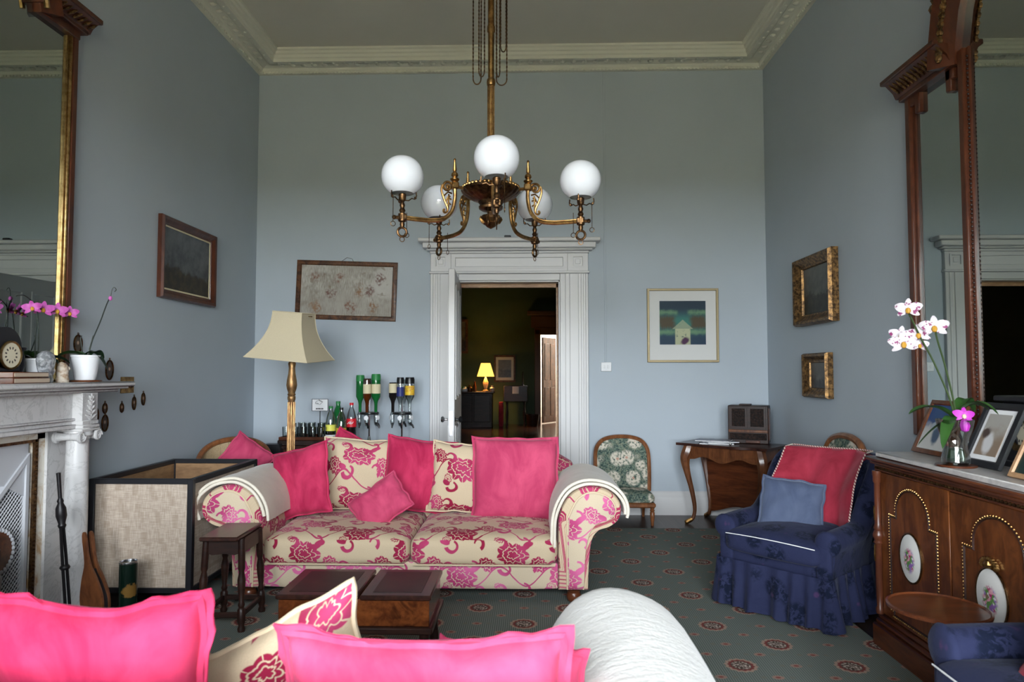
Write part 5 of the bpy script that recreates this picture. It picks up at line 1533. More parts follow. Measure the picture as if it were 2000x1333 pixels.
d = build('dial', MB().lathe([(.054, 0), (.054, .004), (0, .005)], seg=28, M=Matrix.Rotation(-PI / 2, 4, 'Y')), FACE, o); d.location = (-.060, 0, .145)
mm = MB().lathe([(.03, .295), (.032, .305), (.012, .32), (.010, .345), (.020, .36), (.045, .375), (.05, .385), (.02, .38), (.012, .395), (.018, .41), (0, .42)], (0, -.03, 0), 16)
build('gilt_tazza', mm, GILT_D, o)
VY, VX = 2.93, 1.785
tag(build('coaster', MB().lathe([(.076, 0), (.078, .003), (.076, .008), (0, .009)], seg=28), W_MAHOG), 'round brown mat under the glass vase', 'coaster').location = (VX, VY, ZT)
o = thing('orchid_vase', 'white orchid with purple flecks standing in a waisted glass vase', 'potted plant', (VX, VY, ZT + .009))
pv = [(.048, 0), (.054, .008), (.053, .030), (.044, .065), (.043, .085), (.052, .115), (.064, .15), (.071, .186)]
build('vase', MB().lathe(pv + [(r - .0035, z + .002) for r, z in pv[::-1]][:-1] + [(0, .012)], seg=32), CLEAR, o)
build('moss', MB().lathe([(.035, .014), (.046, .03), (.036, .06), (.025, .066), (0, .068)], seg=16), LEAFD, o)
build('roots', MB().tube(catmull([(.0, 0, .06), (.02, .01, .10), (-.01, .02, .14), (.012, -.01, .18)], 4), .008, 6).tube(catmull([(.01, 0, .06), (-.025, .01, .11), (.0, -.02, .16), (-.005, .0, .2)], 4), .007, 6), BARK, o)
for az, L, r, d in ((3.35, .22, .07, .01), (-.9, .16, .10, .02), (.5, .15, .12, .03), (2.5, .14, -.02, .12), (-2.5, .12, .02, .13), (-.2, .13, .08, .0)): leaf(o, (0, 0, .195), az, L, .026, r, d, LEAF)
s1 = catmull([(.0, 0, .19), (-.02, .0, .28), (-.075, .01, .43), (-.125, .01, .53), (-.165, .01, .62), (-.185, .01, .66)], 5)
s2 = catmull([(.008, .0, .19), (-.005, .0, .28), (-.035, .0, .42), (-.07, -.01, .53), (-.075, -.01, .575)], 5)
build('flower_stem', MB().tube(s1, .0042, 6), STEM, o); build('flower_stem', MB().tube(s2, .0042, 6), STEM, o)
for i, (x, z, y, s_) in enumerate(((-.185, .650, -.01, .098), (-.085, .572, -.02, .105), (-.210, .505, -.01, .105), (-.128, .545, .02, .095), (-.198, .54, .03, .09), (-.12, .50, .03, .07))):
    bloom(o, (x, y, z), s_, WPETAL, (-.55 + .15 * (i % 3), -.8, .05), i + 3)
bloom(o, (.010, -.045, .205), .075, PURP, (-.3, -.9, .2), 2, CREAMP)
build('purple_lip', MB().ball((.010, -.05, .165), .020, 8, 1.5), PURP, o)

# ------------------------------------------------------------------ navy armchairs
def make_armchair(label):
    r = thing('armchair', label, 'armchair', (0, 0, 0), 0, 'navy loose-covered armchairs')
    W, Dp = .64, .78                         # local: front at y=0, faces -y
    hw = W / 2
    mm = MB().rbox(W - .05, Dp - .06, .25, .03, 8, (0, Dp / 2 + .01, .215)); build('base', mm, BLUE, r, weld=True)
    def ds(p):
        p = p.copy(); u = p.x / .26; v = p.y / .30
        if p.z > 0: p.z += .045 * max(0, 1 - u * u) * max(0, 1 - abs(v) ** 3)
        p.y -= .02 * (1 - u * u) if p.y < 0 else 0
        return p
    s = build('seat_cushion', MB().rbox(.56, .62, .12, .045, 10, (0, .29, .375), ds), BLUE, r, weld=True, ang=60)
    build('piping', MB().tube([(x, -.018 - .020 * (1 - (x / .27) ** 2), .415 + .012 * (1 - (x / .27) ** 2)) for x in [-.26 + .52 * i / 16 for i in range(17)]], .0026, 6), PAPER, s)
    # arms and back in one sweep round the seat
    path = catmull([Vector((-hw + .03, .04, 0)), Vector((-hw + .03, .25, 0)), Vector((-hw + .05, .50, 0)), Vector((-hw + .11, .68, 0)), Vector((-.12, .75, 0)), Vector((0, .76, 0)),
                    Vector((.12, .75, 0)), Vector((hw - .11, .68, 0)), Vector((hw - .05, .50, 0)), Vector((hw - .03, .25, 0)), Vector((hw - .03, .04, 0))], 6)
    n = len(path)
    def hgt(t):
        e = min(t, 1 - t) * 2                # 0 at arm fronts, 1 at the middle of the back
        k = max(0, min(1, (e - .28) / .36)); k = k * k * (3 - 2 * k)
        return .505 + .335 * k + .012 * math.sin(PI * e)
    secs = []
    for i in range(n):
        p = Vector(path[i]); a = Vector(path[max(0, i - 1)]); b = Vector(path[min(n - 1, i + 1)])
        d = (b - a).normalized(); inn = Vector((d.y, -d.x, 0))
        if inn.dot(Vector((0, .35, 0)) - p) < 0: inn = -inn
        t = i / (n - 1); h = hgt(t); lean = .10 * (h - .5) / .34
        rr = .062
        sec = [(-.035, .10), (.045, .10), (.045, .32), (.040, h - .13)]
        sec += [(rr * math.cos(q) - .012 , h - rr + rr * math.sin(q)) for q in [R_(-35), R_(0), R_(35), R_(70), R_(105), R_(140), R_(175), R_(205), R_(235)]]
        sec += [(-.045, h - .15), (-.035, .30)]
        ring = []
        for o_, z in sec:
            q = p + inn * (o_ - lean * max(0, (z - .35) / .5)); ring.append((q.x, q.y, z))
        secs.append(ring)
    kk = len(secs[0]); mm = MB()
    mm.add([q for s_ in secs for q in s_], [(i * kk + j, i * kk + (j + 1) % kk, (i + 1) * kk + (j + 1) % kk, (i + 1) * kk + j) for i in range(n - 1) for j in range(kk)] + [tuple(range(kk)), tuple((n - 1) * kk + j for j in range(kk))])
    build('arms_and_back', mm, BLUE, r, ang=60)
    for sx in (-1, 1):                       # padded scroll fronts
        mm = MB().lathe([(.066, 0), (.068, -.010), (.055, -.022), (.02, -.026), (0, -.026)], seg=20, M=Matrix.Translation((sx * (hw - .02), .045, .443)) @ Matrix.Rotation(-PI / 2, 4, 'X'))
        mm.rbox(.085, .04, .34, .02, 5, (sx * (hw - .035), .035, .27))
        build('arm_front', mm, BLUE, r, weld=True, ang=60)
    # gathered skirt
    per = [(-hw - .012, Dp - .05), (-hw - .012, .0), (-hw, -.022), (hw, -.022), (hw + .012, 0), (hw + .012, Dp - .05)]
    pts = []
    for a, b in zip(per, per[1:]):
        L = math.hypot(b[0] - a[0], b[1] - a[1]); q = max(2, int(L / .0085))
        for j in range(q): pts.append((a[0] + (b[0] - a[0]) * j / q, a[1] + (b[1] - a[1]) * j / q, a, b))
    nn = len(pts); mm = MB()
    def sk(u, v):
        i = min(nn - 1, int(round(u * (nn - 1)))); x, y, a, b = pts[i]
        d = Vector((b[0] - a[0], b[1] - a[1])).normalized(); nrm = Vector((d.y, -d.x))
        if nrm.dot(Vector((x, y - .4))) < 0: nrm = -nrm
        amp = (.016 * math.sin(i * .50 + 1.2 * math.sin(i * .13)) + .010 * math.sin(i * .23 + 1)) * (.25 + 1.1 * v) + .030 * v
        return (x + nrm.x * amp, y + nrm.y * amp, .275 - .255 * v + .006 * math.sin(i * .5) * v)
    mm.grid(sk, nn - 1, 5); build('ruffled_skirt', mm, BLUE, r, ang=80)
    for sx in (-1, 1):
        for y in (.06, Dp - .1): build('foot', MB().lathe([(.018, 0), (.024, .02), (.020, .09)], (sx * (hw - .06), y, 0), 10), W_DARK, r)
    return r
ac1 = make_armchair('navy floral armchair with ruffled skirt holding a red throw')
ac1.location = (1.315, 3.83, .012); ac1.rotation_euler = (0, 0, R_(-48))
ac2 = dup(ac1, (1.235, 1.85, .012), R_(-90), 'navy floral armchair cut by the lower right corner of the picture', None, 1.1)
# raspberry cover draped over the first chair's back
def drape():
    o = thing('chair_throw', 'raspberry velvet cover with corded edge draped over the navy armchair', 'throw', (1.315, 3.83, .012)); o.rotation_euler = (0, 0, R_(-48))
    def f(u, v):
        x = -.245 + .51 * u + .02 * math.sin(v * 5) * (1 - u)
        if v < .16:
            q = v / .16; y = .775 + .05 * (1 - q); z = .72 + .147 * q
        else:
            q = (v - .16) / .84
            y = .755 - .24 * q ** .9 - .05 * math.sin(PI * q); z = .870 - .43 * q
            if q < .12: z = .870 - .43 * q + .004
        y += (.014 * math.sin(u * 15 + v * 4 + 1.5 * math.sin(v * 4)) + .022 * nz(u * 3.2 + 2 * v, v * 2, 1, 1.4) - .012) * min(1, v * 3)
        y -= .10 * (1 - min(1, 4 * u * (1 - u) + .35)) ** 1.0 * (v > .16)
        y -= .030 + .10 * abs(u - .5) ** 2 * (v > .16)
        z += .010 * math.sin(u * 9 + 1) * v
        return (x, y, z)
    mm = MB(); mm.grid(f, 34, 30); mm.grid(lambda u, v: (lambda p: (p[0], p[1] + .006, p[2]))(f(u, v)), 34, 30)
    build('cloth', mm, V_RED, o, ang=80)
    N = 60; rim = [f(i / N, .16) for i in range(N)] + [f(1, .16 + .84 * i / N) for i in range(N)] + [f(1 - i / N, 1) for i in range(N)] + [f(0, 1 - .84 * i / N) for i in range(N)]
    CORD = mat('twisted_cord', lambda: mixc(gt(sin(sep(oc())[2] * 420.0 + sep(oc())[0] * 420.0), 0.0, .2), (.20, .03, .05), (.55, .48, .40)), .8)
    build('corded_edge', MB().tube(rim, .0048, 6, closed=True), CORD, o)
drape()
M48 = Matrix.Rotation(R_(-48), 3, 'Z')
pc = Vector((1.315, 3.83, 0)) + M48 @ Vector((-.045, .335, 0))
cushion('slate_cushion', 'slate blue velvet cushion on the navy armchair seat', V_SLATE, (.345, .315, .10), (pc.x, pc.y, .565), (R_(-26), R_(5), R_(-26)), None, 21, pinch=.03, wr=.008)
cushion('raspberry_cushion', 'raspberry cushion on the corner armchair at the right edge', V_RED, (.34, .34, .12), (1.47, 1.84, .60), (R_(-30), 0, R_(-70)), None, 22)

# ------------------------------------------------------------------ tripod wine table
o = thing('tripod_table', 'small round mahogany tripod table before the cabinet', 'table', (1.475, 2.55, .0))
build('top', MB().lathe([(0, .488), (.150, .488), (.166, .492), (.168, .503), (.160, .506), (.156, .500), (0, .500)], seg=40), W_MAHOGX, o)
build('pillar', MB().lathe([(.02, .12), (.030, .15), (.022, .18), (.016, .26), (.022, .36), (.015, .42), (.026, .45), (.05, .487)], seg=18), W_MAHOG, o)
for k in range(3):
    a = 2 * PI * k / 3 + .4
    build('leg', MB().tube([(r * math.cos(a), r * math.sin(a), z) for r, z in catmull([(.01, .15), (.07, .14), (.13, .07), (.165, .030), (.19, .018)], 4)], [.018] * 9 + [.014] * 5 + [.012] * 3, 8), W_MAHOG, o)
# ------------------------------------------------------------------ coffee table box between the sofas
o = thing('box_table', 'low dark wooden chest table with two hinged lids between the sofas', 'coffee table', (-.755, 3.125, .012))
zt, zb = .39, .255
build('body', MB().box(-.325, .325, -.18, .18, zb, zt - .022, .004), W_BURR, o)
build('stand', MB().box(-.34, .34, -.195, .195, zb - .03, zb, .006), W_DARK, o)
for s, w in ((-1, .355), (1, .310)):
    x0, x1 = (-.337, -.337 + w) if s < 0 else (.337 - w, .337)
    l = build('lid', MB().box(x0 + .003, x1 - .003, -.195, .195, zt - .022, zt, .005), W_DARKTOP, o)
    build('inset_panel', MB().box(x0 + .05, x1 - .05, -.15, .15, zt, zt + .0015), W_DARK, l)
for sx in (-1, 1):
    for sy in (-1, 1): build('leg', MB().lathe([(.014, 0), (.020, .02), (.016, .04), (.022, .10), (.016, .16), (.022, .18), (.022, zb - .03)], (sx * .30, sy * .155, 0), 12), W_DARK, o)
build('lock', MB().box(-.012, .012, -.187, -.179, zt - .055, zt - .03, .001), BRASS_D, o)

# joint stool used as side table
o = thing('joint_stool', 'small dark oak joint stool against the sofa arm', 'stool', (-1.605, 3.70, .012), R_(2))
build('top', MB().box(-.106, .094, -.19, .16, .468, .490, .006), W_DARKTOP, o)
for s in (-1, 1): build('apron', MB().prism([(-.095, .468), (.095, .468), (.095, .40), (.06, .385), (0, .392), (-.06, .385), (-.095, .40)], s * .125 - .008, s * .125 + .008, 'y'), W_DARK, o)
for s in (-1, 1): build('apron_side', MB().box(s * .092 - .008, s * .092 + .008, -.125, .125, .392, .468), W_DARK, o)
for sx in (-1, 1):
    for sy in (-1, 1):
        mm = MB(); dx, dy = sx * .012, sy * .02
        P = [(.018, 0), (.020, .015), (.014, .03), (.020, .05), (.020, .11), (.013, .12), (.018, .135), (.012, .15), (.019, .22), (.021, .26), (.013, .30), (.018, .315), (.018, .47)]
        seg = 12; vs = []
        for r, z in P:
            k = 1 - z / .47
            for q in range(seg):
                a = 2 * PI * q / seg; vs.append((sx * .092 + dx * k * 1.2 + r * math.cos(a), sy * .125 + dy * k * 1.2 + r * math.sin(a), z))
        fs = [(i * seg + q, i * seg + (q + 1) % seg, (i + 1) * seg + (q + 1) % seg, (i + 1) * seg + q) for i in range(len(P) - 1) for q in range(seg)] + [tuple(range(seg))]
        mm.add(vs, fs); build('leg', mm, W_DARK, o)
for s in (-1, 1):
    build('stretcher', MB().box(-.10, .10, s * .142 - .009, s * .142 + .009, .068, .095, .003), W_DARK, o)
    build('stretcher', MB().box(s * .103 - .009, s * .103 + .009, -.14, .14, .068, .095, .003), W_DARK, o)

# ------------------------------------------------------------------ low tapestry chairs
def make_nursing(label):
    r = thing('tapestry_chair', label, 'chair', (0, 0, 0), 0, 'low tapestry chairs')
    def dsx(p):
        p = p.copy()
        if p.z > 0: p.z += .03 * max(0, 1 - (p.x / .25) ** 2) * max(0, 1 - (p.y / .21) ** 2)
        return p
    build('seat', MB().rbox(.50, .40, .085, .035, 8, (0, .22, .245), dsx), TAPES, r, weld=True, ang=60)
    build('seat_rail', MB().box(-.255, .255, .015, .42, .165, .210, .012), W_CHAIR, r)
    for s in (-1, 1):
        build('front_leg', MB().lathe([(.010, 0), (.016, .012), (.014, .03), (.020, .07), (.023, .12), (.016, .13), (.024, .14), (.016, .15), (.023, .165), (.023, .21)], (s * .225, .045, 0), 14), W_CHAIR, r)
        build('rear_leg', MB().tube([(s * .20, .40, .19), (s * .205, .43, .10), (s * .21, .465, .0)], [.021, .018, .013], 8), W_CHAIR, r)
        build('castor', MB().lathe([(.008, 0), (.011, .006), (.008, .014)], (s * .225, .045, -.0), 10), BRASS_D, r)
    # arched back frame, leaning slightly
    out = [(-.255, .26), (-.262, .40), (-.262, .58), (-.245, .67), (-.19, .735), (-.10, .765), (0, .772), (.10, .765), (.19, .735), (.245, .67), (.262, .58), (.262, .40), (.255, .26)]
    Pm = catmull([Vector((x, .385 + (z - .26) * .17, z)) for x, z in out], 5)
    build('back_frame', MB().tube(Pm, .021, 8), W_CHAIR, r)
    poly = [(p[0] * .94, p[1], p[2] - (.014 if p[2] > .6 else 0)) for p in Pm]
    mm = MB(); n = len(poly)
    def bp(u, v):
        i = u * (n - 1); a = poly[int(min(n - 1, i))]; x = a[0] * v; zc = .30 + (.52 - .30) * 0
        z = .27 + (a[2] - .27) * v if v < 1 else a[2]
        y = .385 + (z - .26) * .17
        bul = .035 * max(0, 1 - v ** 2.5)
        return (x, y - bul - .006, z)
    mm.grid(bp, n - 1, 10)
    mm.grid(lambda u, v: (lambda p: (p[0], .385 + (p[2] - .26) * .17 + .012, p[2]))(bp(u, v)), n - 1, 4)
    build('back_pad', mm, TAPES, r, weld=True, ang=70)
    return r
nc = make_nursing('low tapestry chair with arched wooden back against the far wall')
nc.location = (.862, 6.06, 0); nc.scale = (.95, .95, .965)
dup(nc, (1.66, 4.86, 0), R_(-90), 'tapestry chair peeping out behind the navy armchair', None, 1.17)

# ------------------------------------------------------------------ writing table set across the corner
TL = (1.785, 6.130, 0); TA = R_(-40)
o = thing('writing_table', 'cabriole-legged walnut writing table across the right-hand corner', 'table', TL, TA)
w2, d2 = .36, .215
top = []
for i in range(49):
    t = i / 48; x = -.41 + .82 * t
    top.append((x, -.255 - .020 * math.cos(x * PI / .41) * .6 + .018 * math.cos(3 * PI * x / .41) * .5))
top += [(.418, .23), (-.418, .23)]
build('top', MB().prism(top, .700, .722, 'z'), W_DARKTOP, o, ang=25)
for s, nm in ((-1, 'front'), (1, 'rear')):
    lo = [( -.33 + .66 * i / 24, .585 - .022 * math.cos(2 * PI * (i / 24) * 2) * (1 if 3 < i < 21 else .3)) for i in range(25)]
    build('apron', MB().prism([(-.33, .70), (.33, .70)] + lo[::-1], s * .20 - .012, s * .20 + .012, 'y'), W_TABLE, o, ang=30)
for s in (-1, 1):
    lo = [( -.18 + .36 * i / 12, .59 - .015 * math.cos(2 * PI * (i / 12))) for i in range(13)]
    build('side_apron', MB().prism([(-.18, .70), (.18, .70)] + lo[::-1], s * .345 - .012, s * .345 + .012, 'x'), W_TABLE, o, ang=30)
for sx in (-1, 1):
    for sy in (-1, 1):
        c = catmull([Vector((0, 0, .70)), Vector((.016, 0, .64)), (Vector((.034, 0, .57))), Vector((.020, 0, .46)), Vector((-.012, 0, .30)), Vector((-.032, 0, .15)), Vector((-.020, 0, .06)), Vector((.018, 0, .022)), Vector((.04, 0, .012))], 4)
        rad = [.050, .050, .050, .051, .052, .052, .050, .047, .044, .040, .036, .033, .030, .027, .025, .023, .022, .021, .020, .019, .018, .017, .017, .017, .017, .017, .017, .017, .018, .019, .018, .015, .012]
        a = math.atan2(sy * .5, sx * .8)
        l = build('leg', MB().tube([(sx * .315 + p[0] * math.cos(a) * 1.2, sy * .175 + p[0] * math.sin(a) * 1.2, p[2]) for p in c], rad[:len(c)], 8), W_TABLE, o)
        p = c[-3]
        build('gilt_foot', MB().tube([(sx * .315 + q[0] * math.cos(a) * 1.25, sy * .175 + q[0] * math.sin(a) * 1.25, q[2]) for q in c[-8:]], [.019, .020, .021, .020, .021, .020, .017, .013], 8), BRASS, l)
# panelled modesty board at the back
lo = [(-.30 + .60 * i / 20, .105 - .035 * math.cos(2 * PI * i / 20)) for i in range(21)]
build('back_board', MB().prism([(-.30, .60), (.30, .60)] + lo[::-1], .150, .170, 'y'), W_MAHOGX, o, ang=30)
RT = Matrix.Rotation(TA, 3, 'Z')
def on_table(x, y): p = Vector(TL) + RT @ Vector((x, y, 0)); return (p.x, p.y)
# carved table cabinet
x, y = on_table(.165, .085)
o = thing('table_cabinet', 'carved dark lacquer table cabinet with two doors on the writing table', 'cabinet', (1.965, 6.20, .722), R_(-24))
build('body', MB().box(-.17, .17, -.10, .10, 0, .335, .006), W_DARK, o)
for s in (-1, 1):
    d = build('door', MB().box(s * .078 - .072, s * .078 + .072, -.115, -.10, .135, .325, .004), LACQ, o)
    build('door_frame', MB().sweep_rect([(s * .078 - .072, .135), (s * .078 + .072, .135), (s * .078 + .072, .325), (s * .078 - .072, .325)], [(0, -.112), (0, -.120), (-.016, -.120), (-.016, -.112)]), W_DARK, d)
build('shelf_rail', MB().box(-.165, .165, -.112, -.10, .098, .122, .003), W_TABLE, o)
build('drawer', MB().box(-.155, .155, -.110, -.10, .035, .09, .003), LACQ, o)
build('drawer', MB().box(-.02, .10, -.112, -.10, .008, .03, .003), W_MAHOG, o)
build('side_panel', MB().box(.165, .176, -.075, .075, .03, .31, .003), W_MAHOG, o)
build('crest', MB().box(-.08, .02, -.05, .05, .335, .346, .003), W_DARK, o)
# magazines, one object each
for i, (lx, ly, rz, m_, lab) in enumerate(((-.10, -.10, -18, MAGS, 'bottom magazine of the small pile on the writing table'), (-.085, -.085, 6, MAGS, 'middle magazine of the small pile on the writing table'), (-.12, -.10, -30, MAGD, 'top magazine with dark cover on the writing table pile'))):
    x, y = on_table(lx, ly)
    o = thing('magazine', lab, 'magazine', (x, y, .7225 + .011 * i), R_(rz + 5), 'magazines on the writing table')
    build('cover', MB().box(-.145, .145, -.10, .10, 0, .010, .002), m_, o); build('pages', MB().box(-.143, .146, -.102, .099, .002, .008), PAPER, o)
x, y = on_table(.06, -.16)
tag(build('silver_bauble', MB().ball((0, 0, .011), .011, 10), CHROME), 'tiny shiny silver ball beside the magazines', 'ornament').location = (x, y, .722)

# ------------------------------------------------------------------ cane tub chair in the left corner
o = thing('cane_chair', 'cane-backed tub chair in the left corner behind the linen box', 'chair', (-2.33, 5.35, 0), R_(20))
def tub(t, z): a = PI * (1.08 - 1.16 * t); return (.26 * math.cos(a), .05 + .24 * math.sin(a), z)
hz = lambda t: .60 + .20 * math.sin(PI * t) ** .8
build('top_rail', MB().tube([tub(i / 30, hz(i / 30)) for i in range(31)], .022, 8), W_CHAIR, o)
mm = MB(); mm.grid(lambda u, v: tub(u, .42 + (hz(u) - .42) * v), 30, 8); build('cane_panel', mm, CANE, o)
mm = MB()
for k in range(1, 30):
    if k % 2: mm.tube([tub(k / 30, .42), tub(k / 30, hz(k / 30))], .003, 4)
build('cane_rib', mm, CANE, o)
build('seat', MB().lathe([(.25, .38), (.27, .40), (.26, .43), (0, .44)], (0, .03, 0), 24), CANE, o)
for a in (45, 135, 225, 315): build('leg', MB().tube([(.19 * math.cos(R_(a)), .03 + .19 * math.sin(R_(a)), .39), (.22 * math.cos(R_(a)), .03 + .22 * math.sin(R_(a)), 0)], .017, 8), W_CHAIR, o)
cushion('corner_cushion', 'pink cushion standing on its point in the corner cane chair', V_PINKL, (.34, .34, .10), (-2.24, 5.32, .655), (R_(-14), R_(38), R_(18)), None, 31)

# ------------------------------------------------------------------ drinks table
o = thing('drinks_table', 'dark wooden drinks table behind the far sofa', 'table', (-1.66, 6.27, 0))
ZB = .70
build('top', MB().box(-.62, .66, -.24, .24, ZB - .03, ZB, .004), W_DARKTOP, o)
build('frieze', MB().box(-.58, .62, -.21, .21, ZB - .13, ZB - .03), W_MAHOG, o)
for sx in (-.55, .59):
    for sy in (-.18, .18): build('leg', MB().lathe([(.02, 0), (.03, .3), (.03, ZB - .1)], (sx, sy, 0), 10), W_DARK, o)
tag(build('white_runner', MB().box(-1.43, -1.01, 6.04, 6.44, ZB, ZB + .004), PAPER), 'white cloth under the bottle dispensers', 'cloth')
o = thing('drinks_tray', 'wooden gallery tray full of glasses on the drinks table', 'tray', (-2.0, 6.22, ZB))
TRAY_Z = .045
build('base', MB().box(-.25, .25, -.165, .165, 0, TRAY_Z, .004), W_DARK, o)
for s in (-1, 1):
    build('gallery', MB().box(-.24, .24, s * .155 - .006, s * .155 + .006, TRAY_Z, TRAY_Z + .03, .003), W_MAHOG, o)
    build('gallery', MB().box(s * .235 - .006, s * .235 + .006, -.16, .16, TRAY_Z, TRAY_Z + .03, .003), W_MAHOG, o)
tx = 0
GL = [(-.20, -.09), (-.12, -.09), (-.04, -.10), (.04, -.09), (.12, -.10), (.19, -.08), (-.17, .0), (-.08, .01), (.0, .0), (.09, .01), (.18, .02), (-.12, .09), (-.02, .09), (.08, .09)]
names = ['first', 'second', 'third', 'fourth', 'fifth', 'sixth']
gproto = None
for i, (gx, gy) in enumerate(GL):
    tall = gy > -.05
    if gproto is None:
        gproto = thing('tumbler', 'clear drinking glass standing in the tray on the drinks table', 'glass', (0, 0, 0), 0, 'glasses in the tray')
        pr = [(.026, 0), (.029, .004), (.033, .105)]
        build('bowl', MB().lathe(pr + [(.0315, .105), (.0275, .010), (0, .008)], seg=18), CLEAR, gproto)
        build('thick_base', MB().lathe([(.0255, .001), (.0275, .009), (0, .0095)], seg=16), GREYG, gproto)
        g = gproto
    else: g = dup(gproto, (0, 0, 0), 0, 'clear drinking glass standing in the tray on the drinks table')
    row = 'front' if gy < -.05 else 'middle' if gy < .05 else 'back'
    nth = sum(1 for a, b in GL[:i] if ('front' if b < -.05 else 'middle' if b < .05 else 'back') == row)
    g['label'] = '%s clear tumbler from the left in the %s row of the drinks tray' % (names[nth], row)
    g.location = (-2.0 + gx, 6.22 + gy, ZB + TRAY_Z); g.scale = (1, 1, 1.35 if tall else 1.1)
# little sign on a stalk
o = thing('bar_sign', 'small white printed sign on a stalk among the glasses', 'sign', (-1.905, 6.17, ZB + TRAY_Z))
build('stalk', MB().tube([(0, 0, 0), (0, 0, .27)], .004, 6), BLACKP, o); build('foot', MB().lathe([(.02, 0), (.02, .006), (0, .008)], seg=14), BLACKP, o)
sg = build('card', MB().box(-.074, .074, -.004, 0, .255, .365, .002), PAPER, o)
build('border', MB().sweep_rect([(-.074, .255), (.074, .255), (.074, .365), (-.074, .365)], [(0, -.0042), (0, -.006), (-.004, -.006), (-.004, -.0042)]), BLACKP, sg)
mm = MB()
mm.tube(catmull([(.025, -.0055, .338), (-.005, -.0055, .352), (-.036, -.0055, .340), (-.038, -.0055, .322), (-.01, -.0055, .318), (-.03, -.0055, .330)], 4), .005, 5, flat=.3); mm.tube([(-.008, -.0055, .360), (.0, -.0055, .345), (.022, -.0055, .335), (-.004, -.0055, .312)], .005, 5, flat=.3)
for k in range(5): mm.box(-.036 + k * .014, -.026 + k * .014, -.0055, -.004, .270, .282)
e = build('printed_mark', mm, BLACKP, sg); e['kind'] = 'stuff'
# soft drink bottles
def soda(label, x, y, h, r, parts):
    o = thing('soda_bottle', label, 'bottle', (x, y, ZB), 0, 'soft drink bottles')
    for nm, pr, m_ in parts: build(nm, MB().lathe([(a * r, b * h) for a, b in pr], seg=20), m_, o)
    return o
BODY = [(.75, 0), (.95, .015), (1, .05), (1, .56), (.92, .66), (.70, .78), (.42, .87), (.36, .90), (.36, .95), (0, .95)]
def upto(z0, z1, e=0.0):
    out = []
    for i in range(25):
        z = z0 + (z1 - z0) * i / 24
        for (r0, a), (r1, b) in zip(BODY, BODY[1:]):
            if a <= z <= b: out.append(((r0 + (r1 - r0) * (z - a) / max(1e-6, b - a)) + e, z)); break
    return out
CAPP = [(.40, .94), (.40, 1.0), (0, 1.0)]
soda('green soda bottle standing behind two clear ones', -1.765, 6.26, .385, .052, [('body', BODY, GREENG), ('cap', CAPP, GREENP), ('label', upto(.28, .50, .02), GREENP)])
soda('clear bottle with a lemon yellow band by the tray', -1.800, 6.15, .345, .045, [('body', BODY, GREYG), ('drink', upto(.02, .30, -.03) + [(0, .30)], DARKG), ('label', upto(.36, .52, .02), LEMONP), ('lower_label', upto(.12, .26, .02), PLASTICW), ('cap', CAPP, GREENP)])
soda('clear tonic bottle with an orange and yellow label', -1.690, 6.10, .335, .045, [('body', BODY, GREYG), ('drink', upto(.02, .12, -.03) + [(0, .12)], GREYG), ('label', upto(.16, .46, .02), YELLOWP), ('cap', CAPP, BLACKP)])
so = soda('cola bottle with red label and red cap', -1.620, 6.18, .375, .045, [('body', BODY, GREYG), ('drink', upto(.02, .56, -.03) + [(0, .56)], COLA), ('label', upto(.42, .62, .02), REDP), ('cap', CAPP, REDP)])
build('white_script', MB().tube(catmull([(-.025, -.044, .185), (-.005, -.047, .205), (.012, -.046, .200), (-.008, -.047, .190), (.015, -.046, .188), (.028, -.040, .205)], 4), .003, 5), PAPER, so)
# rotary optic stands
def optic(label, x, y, bottles):
    o = thing('optic_stand', label, 'bottle stand', (x, y, ZB + .004), 0, 'spirit dispensers')
    build('foot', MB().lathe([(.02, .0), (.03, .012), (.018, .03), (.012, .06)], seg=14), CHROME, o)
    for k in range(4):
        a = PI / 4 + k * PI / 2; build('foot_spoke', MB().tube([(0, 0, .012), (.12 * math.cos(a), .12 * math.sin(a), .006)], [.009, .006], 6), CHROME, o)
    build('pole', MB().tube([(0, 0, .05), (0, 0, .58)], .009, 8), CHROME, o)
    build('ring', MB().lathe([(.012, .262), (.085, .262), (.088, .272), (.085, .282), (.012, .282)], seg=24), BLACKP, o)
    for i, (az, h, m_, lm, lz, cm, r) in enumerate(bottles):
        a = R_(az); bx_, by_ = .085 * math.cos(a), .085 * math.sin(a)
        pr = [(.014, .285), (.015, .36), (.020, .385), (r, .425), (r, h - .02), (r * .9, h), (0, h - .004)]
        b = build('bottle', MB().lathe(pr, (bx_, by_, 0), 18), m_, o)
        if lm: build('bottle_label', MB().lathe([(r + .001, lz), (r + .001, lz + .085)], (bx_, by_, 0), 18, cap=False), lm, b)
        if cm: build('bottle_end', MB().lathe([(r * 1.02, h - .055), (r * 1.02, h - .018), (r * .92, h + .002), (0, h)], (bx_, by_, 0), 18), cm, b)
        c = build('measure', MB().lathe([(.010, .160), (.016, .18), (.020, .20), (.021, .262), (.012, .285)], (bx_ * 1.05, by_ * 1.05, 0), 14), GREYG, o)
        dx, dy = math.cos(a), math.sin(a)
        build('measure_badge', MB().lathe([(.021, 0), (.021, .004), (0, .005)], seg=18, M=Matrix.Translation((bx_ + dx * .024, by_ + dy * .024, .235)) @ Vector((dx, dy, 0)).to_track_quat('Z', 'Y').to_matrix().to_4x4()), PLASTICW, c)
        build('tap', MB().tube([(bx_ * 1.05, by_ * 1.05, .185), (bx_ * 1.2 + .012, by_ * 1.2, .165), (bx_ * 1.3 + .018, by_ * 1.3, .140)], [.012, .010, .007], 6), BLACKP, c)
    return o
